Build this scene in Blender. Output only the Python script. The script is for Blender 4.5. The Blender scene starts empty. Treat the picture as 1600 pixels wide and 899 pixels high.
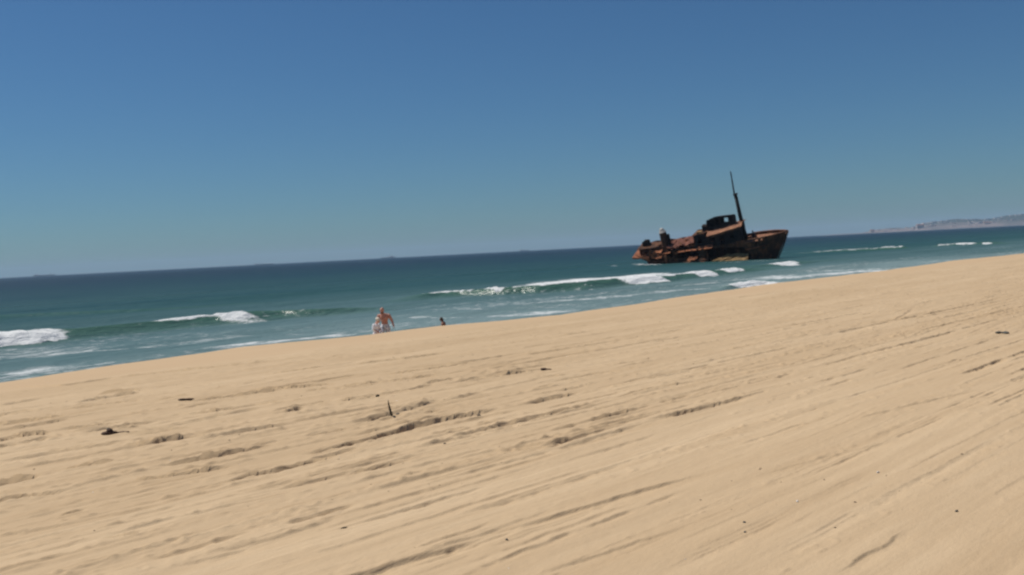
import bpy, bmesh, math, random
import numpy as np
from mathutils import Vector, Matrix, Quaternion

random.seed(7)
SC = bpy.context.scene
COL = SC.collection
R = math.radians

# ------------------------------------------------------------------ camera
EYE = Vector((0, 0, 4.0))
F_PX = 1556.0
ROLL, PITCH = R(2.97), R(2.09)
FW = Vector((0, math.cos(PITCH), -math.sin(PITCH)))
R0 = Vector((1, 0, 0)); U0 = Vector((0, math.sin(PITCH), math.cos(PITCH)))
RT = math.cos(ROLL) * R0 - math.sin(ROLL) * U0
UP = math.sin(ROLL) * R0 + math.cos(ROLL) * U0
cd = bpy.data.cameras.new('camera'); cam = bpy.data.objects.new('camera', cd); COL.objects.link(cam)
cd.sensor_width = 36; cd.lens = F_PX / 1600 * 36; cd.clip_start = 0.1; cd.clip_end = 60000
cam.matrix_world = Matrix(((RT.x, UP.x, -FW.x, EYE.x), (RT.y, UP.y, -FW.y, EYE.y), (RT.z, UP.z, -FW.z, EYE.z), (0, 0, 0, 1)))
cd.dof.use_dof = True; cd.dof.focus_distance = 2.2; cd.dof.aperture_fstop = 9.5   # slightly missed focus of the snapshot
SC.camera = cam

# ------------------------------------------------------------------ light
SUN_EL, SUN_AZ = R(58), R(-70)          # azimuth from the view direction, negative = left
w = bpy.data.worlds.new('World'); SC.world = w; w.use_nodes = True
nt = w.node_tree; bg = nt.nodes['Background']
sky = nt.nodes.new('ShaderNodeTexSky'); sky.sky_type = 'NISHITA'; sky.sun_disc = False
sky.sun_elevation = SUN_EL; sky.sun_rotation = SUN_AZ
sky.air_density = 1.0; sky.dust_density = 0.3; sky.ozone_density = 6.0; sky.altitude = 0
tint = nt.nodes.new('ShaderNodeMix'); tint.data_type = 'RGBA'; tint.blend_type = 'MULTIPLY'
tint.inputs[0].default_value = 1; tint.inputs[7].default_value = (0.46, 0.70, 0.86, 1)
nt.links.new(sky.outputs[0], tint.inputs[6]); nt.links.new(tint.outputs[2], bg.inputs[0])
bg.inputs[1].default_value = 0.067
sl = bpy.data.lights.new('sun', 'SUN'); so = bpy.data.objects.new('sun', sl); COL.objects.link(so)
sl.energy = 4.95; sl.angle = R(0.6); sl.color = (1.0, 0.94, 0.85)
sd = Vector((math.sin(SUN_AZ) * math.cos(SUN_EL), math.cos(SUN_AZ) * math.cos(SUN_EL), math.sin(SUN_EL)))
so.rotation_euler = sd.to_track_quat('Z', 'Y').to_euler()
so.location = (0, 0, 50)
SC.view_settings.view_transform = 'Standard'; SC.view_settings.look = 'None'
SC.view_settings.exposure = 0.0; SC.view_settings.gamma = 1.0; SC.view_settings.use_curve_mapping = False
SC.cycles.filter_width = 2.0
SC.cycles.use_denoising = True
SC.cycles.max_bounces = 6
SC.cycles.sample_clamp_direct = 2.5

# ------------------------------------------------------------------ geometry of the place
A43 = R(43)
SX, SY = math.sin(A43), math.cos(A43)      # along the shore
TX, TY = -math.cos(A43), math.sin(A43)     # towards the sea
def to_st(x, y): return x * SX + y * SY, x * TX + y * TY
def to_xy(s, t): return s * SX + t * TX, s * SY + t * TY
def ray(px, py): return FW + (px - 800) / F_PX * RT - (py - 449.5) / F_PX * UP
def on_z(px, py, z):
    d = ray(px, py); return EYE + d * ((z - EYE.z) / d.z)
def at_depth(px, py, depth): return EYE + ray(px, py) * depth

# ------------------------------------------------------------------ noise
def _h(ix, iy, seed):
    n = (ix.astype(np.int64) * 374761393 + iy.astype(np.int64) * 668265263 + seed * 1442695041) & 0xFFFFFFFF
    n = ((n ^ (n >> 13)) * 1274126177) & 0xFFFFFFFF
    n = n ^ (n >> 16)
    return (n & 0xFFFFFF).astype(np.float64) / 0xFFFFFF
def vn(x, y, seed=0):
    x = np.asarray(x, float); y = np.asarray(y, float)
    ix = np.floor(x); iy = np.floor(y); fx = x - ix; fy = y - iy
    fx = fx * fx * fx * (fx * (fx * 6 - 15) + 10); fy = fy * fy * fy * (fy * (fy * 6 - 15) + 10)
    a = _h(ix, iy, seed); b = _h(ix + 1, iy, seed); c = _h(ix, iy + 1, seed); d = _h(ix + 1, iy + 1, seed)
    return (a + (b - a) * fx) * (1 - fy) + (c + (d - c) * fx) * fy
def fbm(x, y, o=3, seed=0):
    v = 0; a = 1; n = 0
    for k in range(o):
        v = v + a * (vn(x, y, seed + k * 17) - 0.5) * 2; n += a; a *= 0.5
        x = x * 2.03 + 5.1; y = y * 2.03 + 3.7
    return v / n
def sst(e0, e1, x):
    k = np.clip((x - e0) / (e1 - e0), 0, 1); return k * k * (3 - 2 * k)

# ------------------------------------------------------------------ sand height
CREST_S = [-200, -20, 6.7, 9.4, 12.9, 16.1, 18.4, 20, 22.3, 30.8, 36.7, 42.4, 49.5, 58, 62, 68.5, 90, 300]
CREST_T = [19, 19.0, 18.9, 19.5, 20.3, 19.5, 19.6, 18.9, 18.3, 19.2, 19.9, 19.9, 19.9, 20.3, 20.9, 20.0, 19.6, 19.5]
def base_z(s, t):
    tc = np.interp(s, CREST_S, CREST_T) + 0.25 * fbm(s / 2.2, s * 0, 2, 3) + 0.35
    up = 2.1 + 0.0150 * (tc - t); up = np.minimum(up, 3.2)
    dn = 2.1 - 0.137 * (t - tc)
    k = 0.10
    h = np.clip(0.5 + 0.5 * (dn - up) / k, 0, 1)
    z = dn * (1 - h) + up * h - k * h * (1 - h)
    return np.maximum(z, -4.0)
# (pixel polyline of a rut, depth, width)
RUTS = [
 ([(470, 925), (560, 898), (640, 872), (700, 856), (752, 840)], .032, .22),
 ([(780, 828), (815, 820), (900, 795), (1000, 766), (1090, 742)], .020, .18),
 ([(480, 708), (530, 698), (590, 682), (650, 664), (690, 655), (775, 640)], .042, .12),
 ([(532, 627), (592, 620)], .040, .08), ([(553, 604), (600, 598), (685, 587)], .035, .10),
 ([(772, 588), (815, 582), (862, 577)], .05, .12), ([(1020, 656), (1080, 642), (1130, 630), (1172, 619)], .040, .13),
 ([(1310, 897), (1370, 862), (1415, 834)], .018, .14), ([(-30, 790), (30, 779), (98, 770)], .040, .09),
 ([(-20, 762), (60, 746)], .04, .10), ([(15, 683), (76, 676)], .055, .12), ([(545, 742), (580, 734), (617, 726)], .035, .08),
 ([(395, 611), (520, 599)], .040, .12), ([(560, 660), (620, 646), (690, 625)], .026, .14), ([(835, 617), (910, 604)], .028, .07),
 ([(-20, 665), (100, 650)], .030, .09), ([(770, 705), (860, 698), (900, 680)], .016, .12), ([(180, 590), (300, 578), (420, 566)], .024, .16),
 ([(0, 634), (60, 625)], .03, .08), ([(640, 575), (720, 566), (800, 553)], .028, .12), ([(860, 560), (960, 545), (1050, 528)], .02, .12),
 ([(100, 640), (170, 632), (220, 626)], .03, .08), ([(700, 720), (800, 700), (900, 690)], .012, .2), ([(300, 690), (400, 672), (470, 660)], .02, .12),
 ([(590, 765), (700, 735), (800, 712)], .014, .2), ([(1340, 655), (1440, 630), (1540, 608)], .010, .2), ([(1180, 745), (1290, 715), (1400, 690)], .010, .25),
 ([(0, 838), (120, 815), (250, 790)], .014, .18), ([(350, 860), (430, 840), (520, 812)], .018, .25), ([(840, 898), (960, 860), (1080, 822)], .012, .22),
 ([(640, 640), (700, 628), (760, 612)], .022, .1), ([(1340, 508), (1400, 500), (1425, 484)], .020, .12), ([(960, 600), (1040, 582), (1100, 572)], .018, .1),
 ([(20, 605), (100, 603), (180, 590)], .022, .16), ([(180, 700), (260, 690), (330, 680)], .022, .1), ([(0, 722), (90, 706), (200, 690)], .018, .14),
]
RUTS += [([(-20, 692), (10, 686), (30, 684)], .04, .06), ([(30, 695), (60, 690), (90, 686)], .035, .05), ([(-10, 703), (25, 698)], .05, .05), ([(100, 671), (140, 666), (210, 658)], .028, .05),
 ([(155, 617), (190, 612), (220, 609)], .045, .06), ([(-10, 652), (30, 645), (60, 641)], .03, .05), ([(0, 666), (40, 660), (100, 653)], .04, .05), ([(210, 682), (240, 677), (300, 668)], .025, .05),
 ([(300, 628), (360, 620), (440, 608)], .035, .07), ([(440, 606), (500, 596), (560, 586)], .04, .07), ([(360, 640), (400, 633), (450, 628)], .03, .05), ([(280, 650), (340, 642), (380, 637)], .03, .05),
 ([(480, 720), (560, 700)], .02, .05), ([(100, 736), (150, 728), (180, 722)], .03, .05), ([(95, 805), (130, 795)], .03, .04), ([(200, 752), (260, 745), (360, 728)], .03, .06),
 ([(160, 845), (220, 835)], .02, .05), ([(700, 600), (760, 590), (820, 578)], .03, .06), ([(600, 585), (680, 575), (760, 563)], .04, .06), ([(860, 598), (930, 585), (1000, 575)], .03, .05),
 ([(560, 622), (640, 610), (680, 600)], .03, .05), ([(560, 570), (640, 560), (700, 552)], .035, .08), ([(420, 585), (500, 575), (560, 566)], .04, .08), ([(960, 622), (1020, 608), (1080, 598)], .025, .05)]
_r = random.Random(4); N_SEEN = len(RUTS)
for k in range(230):
    y = _r.uniform(535, 880) if k % 3 else _r.uniform(530, 700); x = _r.uniform(-80, 1600)
    if y < 612 - .112 * x + 22 or (x > 900 and _r.random() < .5) or (y > 720 and _r.random() < .7) or (x > 900 and y > 640 and _r.random() < .75): continue
    L = _r.uniform(40, 240) * (.6 if y < 640 else 1); vx, vy = 2250, 320
    mx, my = (vx - x) / (vx - x), (vy - y) / (vx - x); a = _r.uniform(-.02, .02)
    big = _r.random() ** 3
    RUTS.append(([(x, y), (x + L / 2, y + L / 2 * (my + a) + _r.uniform(-1, 1)), (x + L, y + L * (my + a))], (.012 + .024 * big) * (1.2 if y < 660 else 1) * (.45 if x > 950 else 1), _r.uniform(.03, .07) + .05 * big))
for k in range(115):      # long faint tracks over the whole beach
    y = _r.uniform(440, 900); x = _r.uniform(-100, 1600); L = _r.uniform(130, 380)
    if y < 612 - .112 * x + 18 or (x > 1000 and y < 520 - .12 * (x - 1000) + 14): continue
    mx = (320 - y) / (2250 - x); far = max(0, min(1, (760 - y) / 200))
    RUTS.append(([(x, y), (x + L * .4, y + L * .4 * mx + _r.uniform(-1.5, 1.5)), (x + L, y + L * mx)], _r.uniform(.006, .012) * (1 + .9 * far) * (.62 if x > 750 and y > 600 else 1), _r.uniform(.06, .16)))
RUTS_ST = []
for pts, dep, wid in RUTS:
    q = []
    for x, y in pts:
        z = 2.2
        for _ in range(4):
            P = on_z(x, y, z); s0, t0 = to_st(P.x, P.y); z = float(base_z(np.array([s0]), np.array([t0]))[0])
        q.append((s0, t0))
    q.sort()
    x0, y0 = pts[0]; k_ = 1.0
    if y0 < 800: k_ = 1.0 + .62 * max(0, min(1, (1000 - x0) / 500)) * max(0, min(1, (800 - y0) / 80))
    if x0 > 900 and y0 > 660: k_ = .62
    if len(RUTS_ST) >= N_SEEN: k_ = min(k_, 1.35)
    elif x0 < 350: k_ *= 1.15
    RUTS_ST.append(([a for a, b in q], [b for a, b in q], dep * k_, wid * (.6 + .4 * k_)))

def sand_z(x, y, detail=True):
    s, t = to_st(x, y)
    z = base_z(s, t)
    if not detail: return z
    dist = np.hypot(x, y)
    fade = 1 - sst(60, 110, dist)
    m = (1 - sst(16.3, 17.8, t + 0.5 * fbm(s / 3, t * 0, 2, 31))) * 0.92 + 0.08
    m = m * fade * sst(-60, -20, t)
    right = sst(16, 34, s - 0.8 * t)                    # calmer, trampled sand towards the right
    tw = t + 0.22 * fbm(s / 7, t / 6, 2, 5) + 0.05 * fbm(s / 1.7, t / 2, 2, 9)
    z = z + m * 0.017 * fbm(s / 14, tw / 0.90, 3, 11)
    z = z + m * 0.006 * fbm(s / 11, tw / 0.22, 3, 13)
    # ragged streaks left by wheels: long thin broken scarps
    busy = sst(3.0, 7.5, t + 1.6 * fbm(s / 6, t / 3, 2, 41)) * (1 - 0.60 * right)
    wx = s + .06 * fbm(s / .23, t / .19, 2, 151); wy = t + .05 * fbm(s / .21, t / .25, 2, 153)
    RAG = np.clip(.5 + .85 * fbm((wx * .9 + wy * .4) / .10, (wy * .9 - wx * .4) / .06, 3, 155), 0, 1)
    for k, (ls, lt, seed, a) in enumerate(((8.0, .20, 51, .030), (4.5, .11, 61, .024), (10.0, .38, 71, .032), (3.0, .07, 65, .016), (14, .26, 75, .028), (6, .10, 79, .022), (9, .15, 89, .026))):
        tj = tw + .012 * fbm(s / .25, tw / 2, 2, seed + 9)
        g = vn(s / ls, tj / lt, seed) - 0.5
        scarp = np.where(g > 0, np.exp(-g / 0.10), 1.0) * sst(-0.10, 0.0, g)
        patch = sst(.48, .58, vn(s / (ls * .20) + 9, tw / (lt * 1.6), seed + 3))
        z = z + m * busy * a * scarp * patch * (.15 + .38 * RAG) * (1 + .9 * right)
    # crumbs and clods along the streaks
    cl = np.clip(.5 + .8 * fbm((wx * .7 + wy * .7) / .085, (wy * .7 - wx * .7) / .07, 2, 81), 0, 1) ** 3
    pm = sst(.60, .8, vn(s / 3.4, tw / .14, 83))
    z = z + m * (0.30 + .70 * busy) * 0.018 * cl * pm
    z = z + m * 0.0022 * fbm(s / .16, t / .11, 2, 85)
    # soft trampled dimples
    fm = sst(.45, .75, vn(s / 2.6, t / 1.6, 91))
    z = z + m * (0.10 + .9 * right) * 0.013 * fm * fbm(s / .55, t / .30, 2, 93)
    for kr, (ss, tt, dep, wid) in enumerate(RUTS_ST):
        lo, hi = ss[0], ss[-1]
        sel = np.nonzero((s > lo - .6) & (s < hi + .6) & (t > min(tt) - .7) & (t < max(tt) + .9))
        sv = s[sel]
        if sv.size == 0: continue
        L = max(hi - lo, .2); e = min(.35, L * .22)
        win = sst(lo - e * .4, lo + e, sv) * (1 - sst(hi - e, hi + e * .4, sv))
        u = t[sel] - np.interp(sv, ss, tt) - .016 * fbm(sv / .22, sv * 0 + tt[0], 2, 97)
        rg = (.45 + .75 * RAG[sel]) * (.75 + .5 * vn(sv / .5, sv * 0 + lo, 103)) * (.25 + .75 * sst(.20, .36, vn(sv / .30, sv * 0 + tt[0] * 3, 107)))
        if kr < N_SEEN: rg = np.clip(rg, .62, .85) * (.80 + .22 * RAG[sel])
        w1 = .016 + wid * .05
        pr = np.where(u < 0, -sst(-wid, -0.01, u), -1 + 1.5 * sst(0, w1, u))
        pr = np.where(u > w1, .5 * np.exp(-np.clip(u - w1, 0, 9) / (wid * 1.1)), pr)
        z[sel] += win * dep * rg * pr * fade[sel]
    return z
def ground(x, y):
    return float(sand_z(np.array([x]), np.array([y]))[0])

# ------------------------------------------------------------------ mesh helpers
def grid_mesh(name, X, Y, Z, attrs=None):
    n, m = X.shape
    me = bpy.data.meshes.new(name)
    me.vertices.add(n * m)
    me.vertices.foreach_set('co', np.stack([X, Y, Z], -1).astype(np.float32).ravel())
    i = np.arange(n - 1)[:, None] * m + np.arange(m - 1)[None, :]
    q = np.stack([i, i + 1, i + m + 1, i + m], -1).reshape(-1, 4)
    me.loops.add(q.size); me.loops.foreach_set('vertex_index', q.ravel().astype(np.int32))
    me.polygons.add(len(q)); me.polygons.foreach_set('loop_start', (np.arange(len(q)) * 4).astype(np.int32))
    me.polygons.foreach_set('loop_total', np.full(len(q), 4, np.int32))
    me.update(calc_edges=True)
    me.polygons.foreach_set('use_smooth', np.ones(len(q), bool))
    for k, v in (attrs or {}).items():
        a = me.attributes.new(k, 'FLOAT', 'POINT'); a.data.foreach_set('value', v.astype(np.float32).ravel())
    me.validate(); me.update()
    return me
def link(name, me, parent=None, mat=None):
    o = bpy.data.objects.new(name, me); COL.objects.link(o)
    if parent is not None: o.parent = parent
    if mat is not None and me is not None:
        me.materials.clear(); me.materials.append(mat)
    return o
def tag(o, label=None, cat=None, group=None, kind=None):
    if label: o['label'] = label
    if cat: o['category'] = cat
    if group: o['group'] = group
    if kind: o['kind'] = kind
    return o
def empty(name, mat, label, cat, group=None):
    o = bpy.data.objects.new(name, None); COL.objects.link(o); o.matrix_world = mat
    o.empty_display_size = .2
    return tag(o, label, cat, group)
def bm_obj(name, bm, mat, parent=None, smooth=False):
    me = bpy.data.meshes.new(name)
    bmesh.ops.recalc_face_normals(bm, faces=bm.faces)
    bm.to_mesh(me); bm.free()
    if smooth: me.polygons.foreach_set('use_smooth', np.ones(len(me.polygons), bool))
    return link(name, me, parent, mat)
def add_box(bm, lo, hi, jit=0.0, rot=None, piv=None):
    vs = []
    for z in (lo[2], hi[2]):
        for x, y in ((lo[0], lo[1]), (hi[0], lo[1]), (hi[0], hi[1]), (lo[0], hi[1])):
            p = Vector((x, y, z)) + Vector([random.uniform(-jit, jit) for _ in range(3)])
            if rot is not None: p = rot @ (p - piv) + piv
            vs.append(bm.verts.new(p))
    for f in ((0, 3, 2, 1), (4, 5, 6, 7), (0, 1, 5, 4), (1, 2, 6, 5), (2, 3, 7, 6), (3, 0, 4, 7)):
        bm.faces.new([vs[i] for i in f])
def add_tube(bm, pts, rads, n=10, dome=False):
    pts = [Vector(p) for p in pts]; rings = []
    ref = None
    P = list(pts); Q = list(rads)
    if dome:
        d0 = (P[0] - P[1]).normalized(); d1 = (P[-1] - P[-2]).normalized()
        for a in (0.45, .85): P.insert(0, pts[0] + d0 * rads[0] * math.sin(a * 1.45)); Q.insert(0, rads[0] * math.cos(a * 1.45))
        for a in (0.45, .85): P.append(pts[-1] + d1 * rads[-1] * math.sin(a * 1.45)); Q.append(rads[-1] * math.cos(a * 1.45))
    for i, p in enumerate(P):
        d = (P[min(i + 1, len(P) - 1)] - P[max(i - 1, 0)]).normalized()
        if ref is None: ref = d.orthogonal().normalized()
        ref = (ref - d * ref.dot(d)).normalized()
        b = d.cross(ref)
        rings.append([bm.verts.new(p + (ref * math.cos(2 * math.pi * k / n) + b * math.sin(2 * math.pi * k / n)) * Q[i]) for k in range(n)])
    for r0, r1 in zip(rings, rings[1:]):
        for k in range(n): bm.faces.new((r0[k], r0[(k + 1) % n], r1[(k + 1) % n], r1[k]))
    bm.faces.new(rings[0][::-1]); bm.faces.new(rings[-1])
def add_ell(bm, c, r, rot=None, seg=14, rings=9):
    M = Matrix.Translation(c) @ (rot.to_4x4() if rot is not None else Matrix()) @ Matrix.Diagonal((r[0], r[1], r[2], 1))
    bmesh.ops.create_uvsphere(bm, u_segments=seg, v_segments=rings, radius=1, matrix=M)

# ------------------------------------------------------------------ materials
def mat(name, base=(.5, .5, .5), rough=.8, metal=0.0, spec=0.5):
    m = bpy.data.materials.new(name); m.use_nodes = True
    b = m.node_tree.nodes['Principled BSDF']
    b.inputs['Base Color'].default_value = (*base, 1); b.inputs['Roughness'].default_value = rough
    b.inputs['Metallic'].default_value = metal; b.inputs['Specular IOR Level'].default_value = spec
    return m
class N:
    def __init__(s, m): s.t = m.node_tree; s.b = s.t.nodes['Principled BSDF']
    def n(s, typ, **kw):
        o = s.t.nodes.new(typ)
        for k, v in kw.items(): setattr(o, k, v)
        return o
    def l(s, a, b): s.t.links.new(a, b)
    def coord(s, scale=(1, 1, 1), rot=0.0, out='Object'):
        c = s.n('ShaderNodeTexCoord'); m = s.n('ShaderNodeMapping'); m.vector_type = 'POINT'
        r = s.n('ShaderNodeVectorRotate'); r.rotation_type = 'Z_AXIS'; r.inputs['Angle'].default_value = rot
        s.l(c.outputs[out], r.inputs['Vector']); s.l(r.outputs[0], m.inputs[0]); m.inputs['Scale'].default_value = scale
        return m.outputs[0]
    def noise(s, co, sc=1.0, det=4, ro=.55):
        n = s.n('ShaderNodeTexNoise'); n.inputs['Scale'].default_value = sc; n.inputs['Detail'].default_value = det
        n.inputs['Roughness'].default_value = ro
        if co is not None: s.l(co, n.inputs['Vector'])
        return n.outputs['Fac']
    def ramp(s, fac, stops):
        r = s.n('ShaderNodeValToRGB'); e = r.color_ramp.elements
        while len(e) < len(stops): e.new(.5)
        for k, (p, c) in enumerate(stops):
            e[k].position = p; e[k].color = (*c, 1) if len(c) == 3 else c
        s.l(fac, r.inputs[0]); return r.outputs[0]
    def mr(s, v, a, b, c=0.0, d=1.0):
        m = s.n('ShaderNodeMapRange'); s.l(v, m.inputs[0])
        for i, x in enumerate((a, b, c, d)): m.inputs[i + 1].default_value = x
        return m.outputs[0]
    def mix(s, f, a, b, bt='MIX'):
        m = s.n('ShaderNodeMix'); m.data_type = 'RGBA'; m.blend_type = bt
        for i, v in ((0, f), (6, a), (7, b)):
            if isinstance(v, (tuple, list)): m.inputs[i].default_value = (*v, 1)
            elif isinstance(v, (int, float)): m.inputs[i].default_value = v
            else: s.l(v, m.inputs[i])
        return m.outputs[2]
    def math(s, op, a, b=0.0):
        m = s.n('ShaderNodeMath', operation=op)
        for i, v in ((0, a), (1, b)):
            if isinstance(v, (int, float)): m.inputs[i].default_value = v
            else: s.l(v, m.inputs[i])
        return m.outputs[0]
    def bump(s, h, strength, dist, prev=None):
        b = s.n('ShaderNodeBump'); b.inputs['Strength'].default_value = strength; b.inputs['Distance'].default_value = dist
        s.l(h, b.inputs['Height'])
        if prev is not None: s.l(prev, b.inputs['Normal'])
        return b.outputs[0]
ROT_ST = R(43) - R(90)     # turns world x,y so that x runs along the shore

# sand
M_SAND = mat('dry_sand', rough=.95, spec=.15); n = N(M_SAND)
co = n.coord(rot=ROT_ST)
big = n.noise(n.coord((.12, .9, 1), ROT_ST), 1.0, 4)
mid = n.noise(n.coord((.45, 6, 1), ROT_ST), 1.0, 6, .7)
gr = n.noise(co, 130, 3, .7)
c = n.ramp(big, [(.3, (.44, .322, .198)), (.7, (.515, .388, .248))])
c = n.mix(n.mr(mid, .40, .68, 0, .62), c, (.40, .285, .17))
c = n.mix(n.mr(gr, .35, .7, 0, .16), c, (.30, .21, .13))
at = n.n('ShaderNodeAttribute'); at.attribute_name = 'damp'
c = n.mix(at.outputs['Fac'], c, (.455, .325, .200))
n.l(c, n.b.inputs['Base Color'])
b1 = n.bump(n.noise(n.coord((1, 2.2, 1), ROT_ST), 14, 5, .65), .5, .012)
b2 = n.bump(gr, .35, .003, b1); n.l(b2, n.b.inputs['Normal'])

# sea
M_SEA = mat('sea_water', rough=.22, spec=.5); n = N(M_SEA); n.b.inputs['IOR'].default_value = 1.33
sep = n.n('ShaderNodeSeparateXYZ'); n.l(n.coord(rot=ROT_ST), sep.inputs[0])
tt = sep.outputs['Y']
wob = n.noise(n.coord((.01, .03, 1), ROT_ST), 1, 3)
tw = n.math('ADD', tt, n.math('MULTIPLY', n.math('SUBTRACT', wob, .5), 60))
dep = n.ramp(n.mr(tw, 30, 530), [(0, (.215, .285, .285)), (.05, (.080, .142, .148)), (.13, (.020, .068, .073)), (.45, (.008, .036, .056)), (1, (.004, .020, .045))])
pat = n.noise(n.coord((.035, .14, 1), ROT_ST), 1, 4)
dep = n.mix(n.mr(pat, .4, .7, 0, .45), dep, (.012, .055, .045))
sw = n.n('ShaderNodeAttribute'); sw.attribute_name = 'crest_light_tint'
dep = n.mix(sw.outputs['Fac'], dep, (.040, .105, .060))  # green of light shining through wave fronts, painted into the base colour
fa = n.n('ShaderNodeAttribute'); fa.attribute_name = 'foam'
fn = n.noise(n.coord((.55, 1.5, 1), ROT_ST), 1.5, 6, .68)
fine = n.noise(n.coord((1, 2.2, 1), ROT_ST), 5, 4, .7)
fz = n.math('ADD', n.math('MULTIPLY', fn, .75), n.math('MULTIPLY', fine, .25))
fz = n.math('ADD', n.math('MULTIPLY', n.math('SUBTRACT', fz, .5), 1.7), .5)
fm = n.mr(n.math('ADD', n.math('MULTIPLY', fa.outputs['Fac'], 1.05), n.math('SUBTRACT', fz, 1.0)), -.10, .20)
fcol = n.mix(n.mr(fine, .3, .7, 0, 1), (.48, .51, .52), (.72, .73, .74))
cc = n.mix(fm, dep, fcol); n.l(cc, n.b.inputs['Base Color'])
n.b.inputs['Specular IOR Level'].default_value = 0.0; n.b.inputs['Roughness'].default_value = 1
w1 = n.noise(n.coord((.18, .45, 1), ROT_ST), 1, 5, .6)
w2 = n.noise(n.coord((1.1, 2.0, 1), ROT_ST), 1, 5, .65)
bb = n.bump(w1, .8, .9); bb = n.bump(w2, .6, .12, bb); bb = n.bump(fine, .25, .03, bb)
n.l(bb, n.b.inputs['Normal'])
gl = n.n('ShaderNodeBsdfGlossy'); gl.inputs['Roughness'].default_value = .26; n.l(bb, gl.inputs['Normal'])
fr = n.n('ShaderNodeFresnel'); fr.inputs['IOR'].default_value = 1.33; n.l(bb, fr.inputs['Normal'])
k = n.math('MULTIPLY', n.math('MINIMUM', fr.outputs[0], .15), n.mr(fm, 0, 1, 1, .1))
ms = n.n('ShaderNodeMixShader'); n.l(k, ms.inputs[0]); n.l(n.b.outputs[0], ms.inputs[1]); n.l(gl.outputs[0], ms.inputs[2])
n.l(ms.outputs[0], n.t.nodes['Material Output'].inputs['Surface'])

# rust
def rust(name, dark, mid_, lite, sc=.9, bias=.5, rough=.9):
    m = mat(name, rough=rough, spec=.2); n = N(m)
    a = n.noise(n.coord((1, 1, .55)), sc, 6, .7)
    st_ = n.noise(n.coord((2.4, 2.4, .25)), sc * 1.4, 4, .6)
    v = n.math('ADD', n.math('MULTIPLY', a, .65), n.math('MULTIPLY', st_, .35))
    c = n.ramp(v, [(bias - .14, dark), (bias, mid_), (bias + .13, lite)])
    f = n.noise(n.coord(), 9, 3, .7)
    c = n.mix(n.mr(f, .45, .75, 0, .5), c, tuple(x * .55 for x in dark))
    n.l(c, n.b.inputs['Base Color'])
    n.l(n.bump(a, .7, .10), n.b.inputs['Normal'])
    return m
M_HULL = rust('rusted_hull_steel', (.024, .016, .013), (.065, .034, .022), (.22, .090, .042), bias=.49)
M_DECK = rust('rusted_deck_steel', (.11, .055, .038), (.24, .115, .07), (.36, .18, .10), bias=.48)
M_ORNG = rust('orange_rust_plate', (.085, .034, .020), (.24, .09, .045), (.36, .145, .07), bias=.48)
M_DARK = rust('blackened_steel', (.012, .011, .011), (.028, .020, .017), (.07, .038, .026), bias=.55)
M_TAN = rust('tan_weathered_plate', (.07, .035, .018), (.20, .125, .055), (.29, .20, .10), bias=.46)
M_RDEC = rust('red_brown_deck_plate', (.06, .028, .022), (.15, .062, .045), (.30, .12, .075), sc=1.3, bias=.5)
M_GUANO = rust('white_guano', (.16, .13, .11), (.36, .33, .30), (.52, .49, .46))

# plain procedural finish with a little variation
def cloth(name, a, b, sc=20, rough=.9, stops=(.4, .6)):
    m = mat(name, rough=rough, spec=.2); n = N(m)
    v = n.noise(n.coord(), sc, 3, .6)
    n.l(n.ramp(v, [(stops[0], a), (stops[1], b)]), n.b.inputs['Base Color'])
    n.l(n.bump(v, .3, .01), n.b.inputs['Normal'])
    return m
M_SKIN = cloth('sunburnt_skin', (.42, .200, .145), (.50, .250, .190), 9, .6)
M_SKINC = cloth('fair_skin', (.50, .26, .20), (.58, .32, .25), 9, .6)
M_SKIND = cloth('tanned_skin', (.24, .10, .065), (.31, .14, .09), 9, .6)
M_HAIR = cloth('dark_hair', (.05, .03, .018), (.10, .055, .035), 60)
M_BEARD = cloth('brown_beard', (.05, .028, .018), (.10, .055, .035), 60)
M_LIP = cloth('lips', (.30, .09, .07), (.34, .11, .09), 9)
M_EYE = cloth('eye_dark', (.02, .02, .02), (.04, .03, .03), 9, .3)
M_WHITE = cloth('white_cotton', (.78, .77, .80), (.86, .85, .87), 12)
M_PINKW = cloth('pinkish_white_cotton', (.70, .62, .64), (.80, .74, .76), 10)
M_SHORT = cloth('patterned_shorts', (.10, .13, .18), (.64, .67, .72), 14, stops=(.38, .50))
M_BAND = cloth('dark_waistband', (.10, .10, .11), (.16, .16, .17), 12)
M_CAP = cloth('cream_cap', (.60, .54, .44), (.70, .64, .54), 20)
M_BAG = cloth('dark_cloth_bag', (.03, .03, .025), (.06, .055, .04), 20)
M_RED = cloth('dark_red_swimwear', (.24, .045, .04), (.30, .07, .055), 20)
M_WOOD = cloth('weathered_driftwood', (.05, .045, .03), (.11, .09, .06), 25)
M_WEED = cloth('dried_seaweed', (.035, .022, .018), (.09, .055, .04), 30)
M_STONE = cloth('dark_pebble', (.08, .08, .07), (.16, .155, .14), 25)
M_SHELL = cloth('pale_shell', (.62, .58, .52), (.75, .72, .68), 25, .5)
M_STEEL = cloth('ship_hull_paint', (.07, .085, .11), (.10, .115, .14), .02)
M_SUPER = cloth('ship_superstructure_paint', (.45, .42, .40), (.55, .50, .48), .05)

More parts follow.
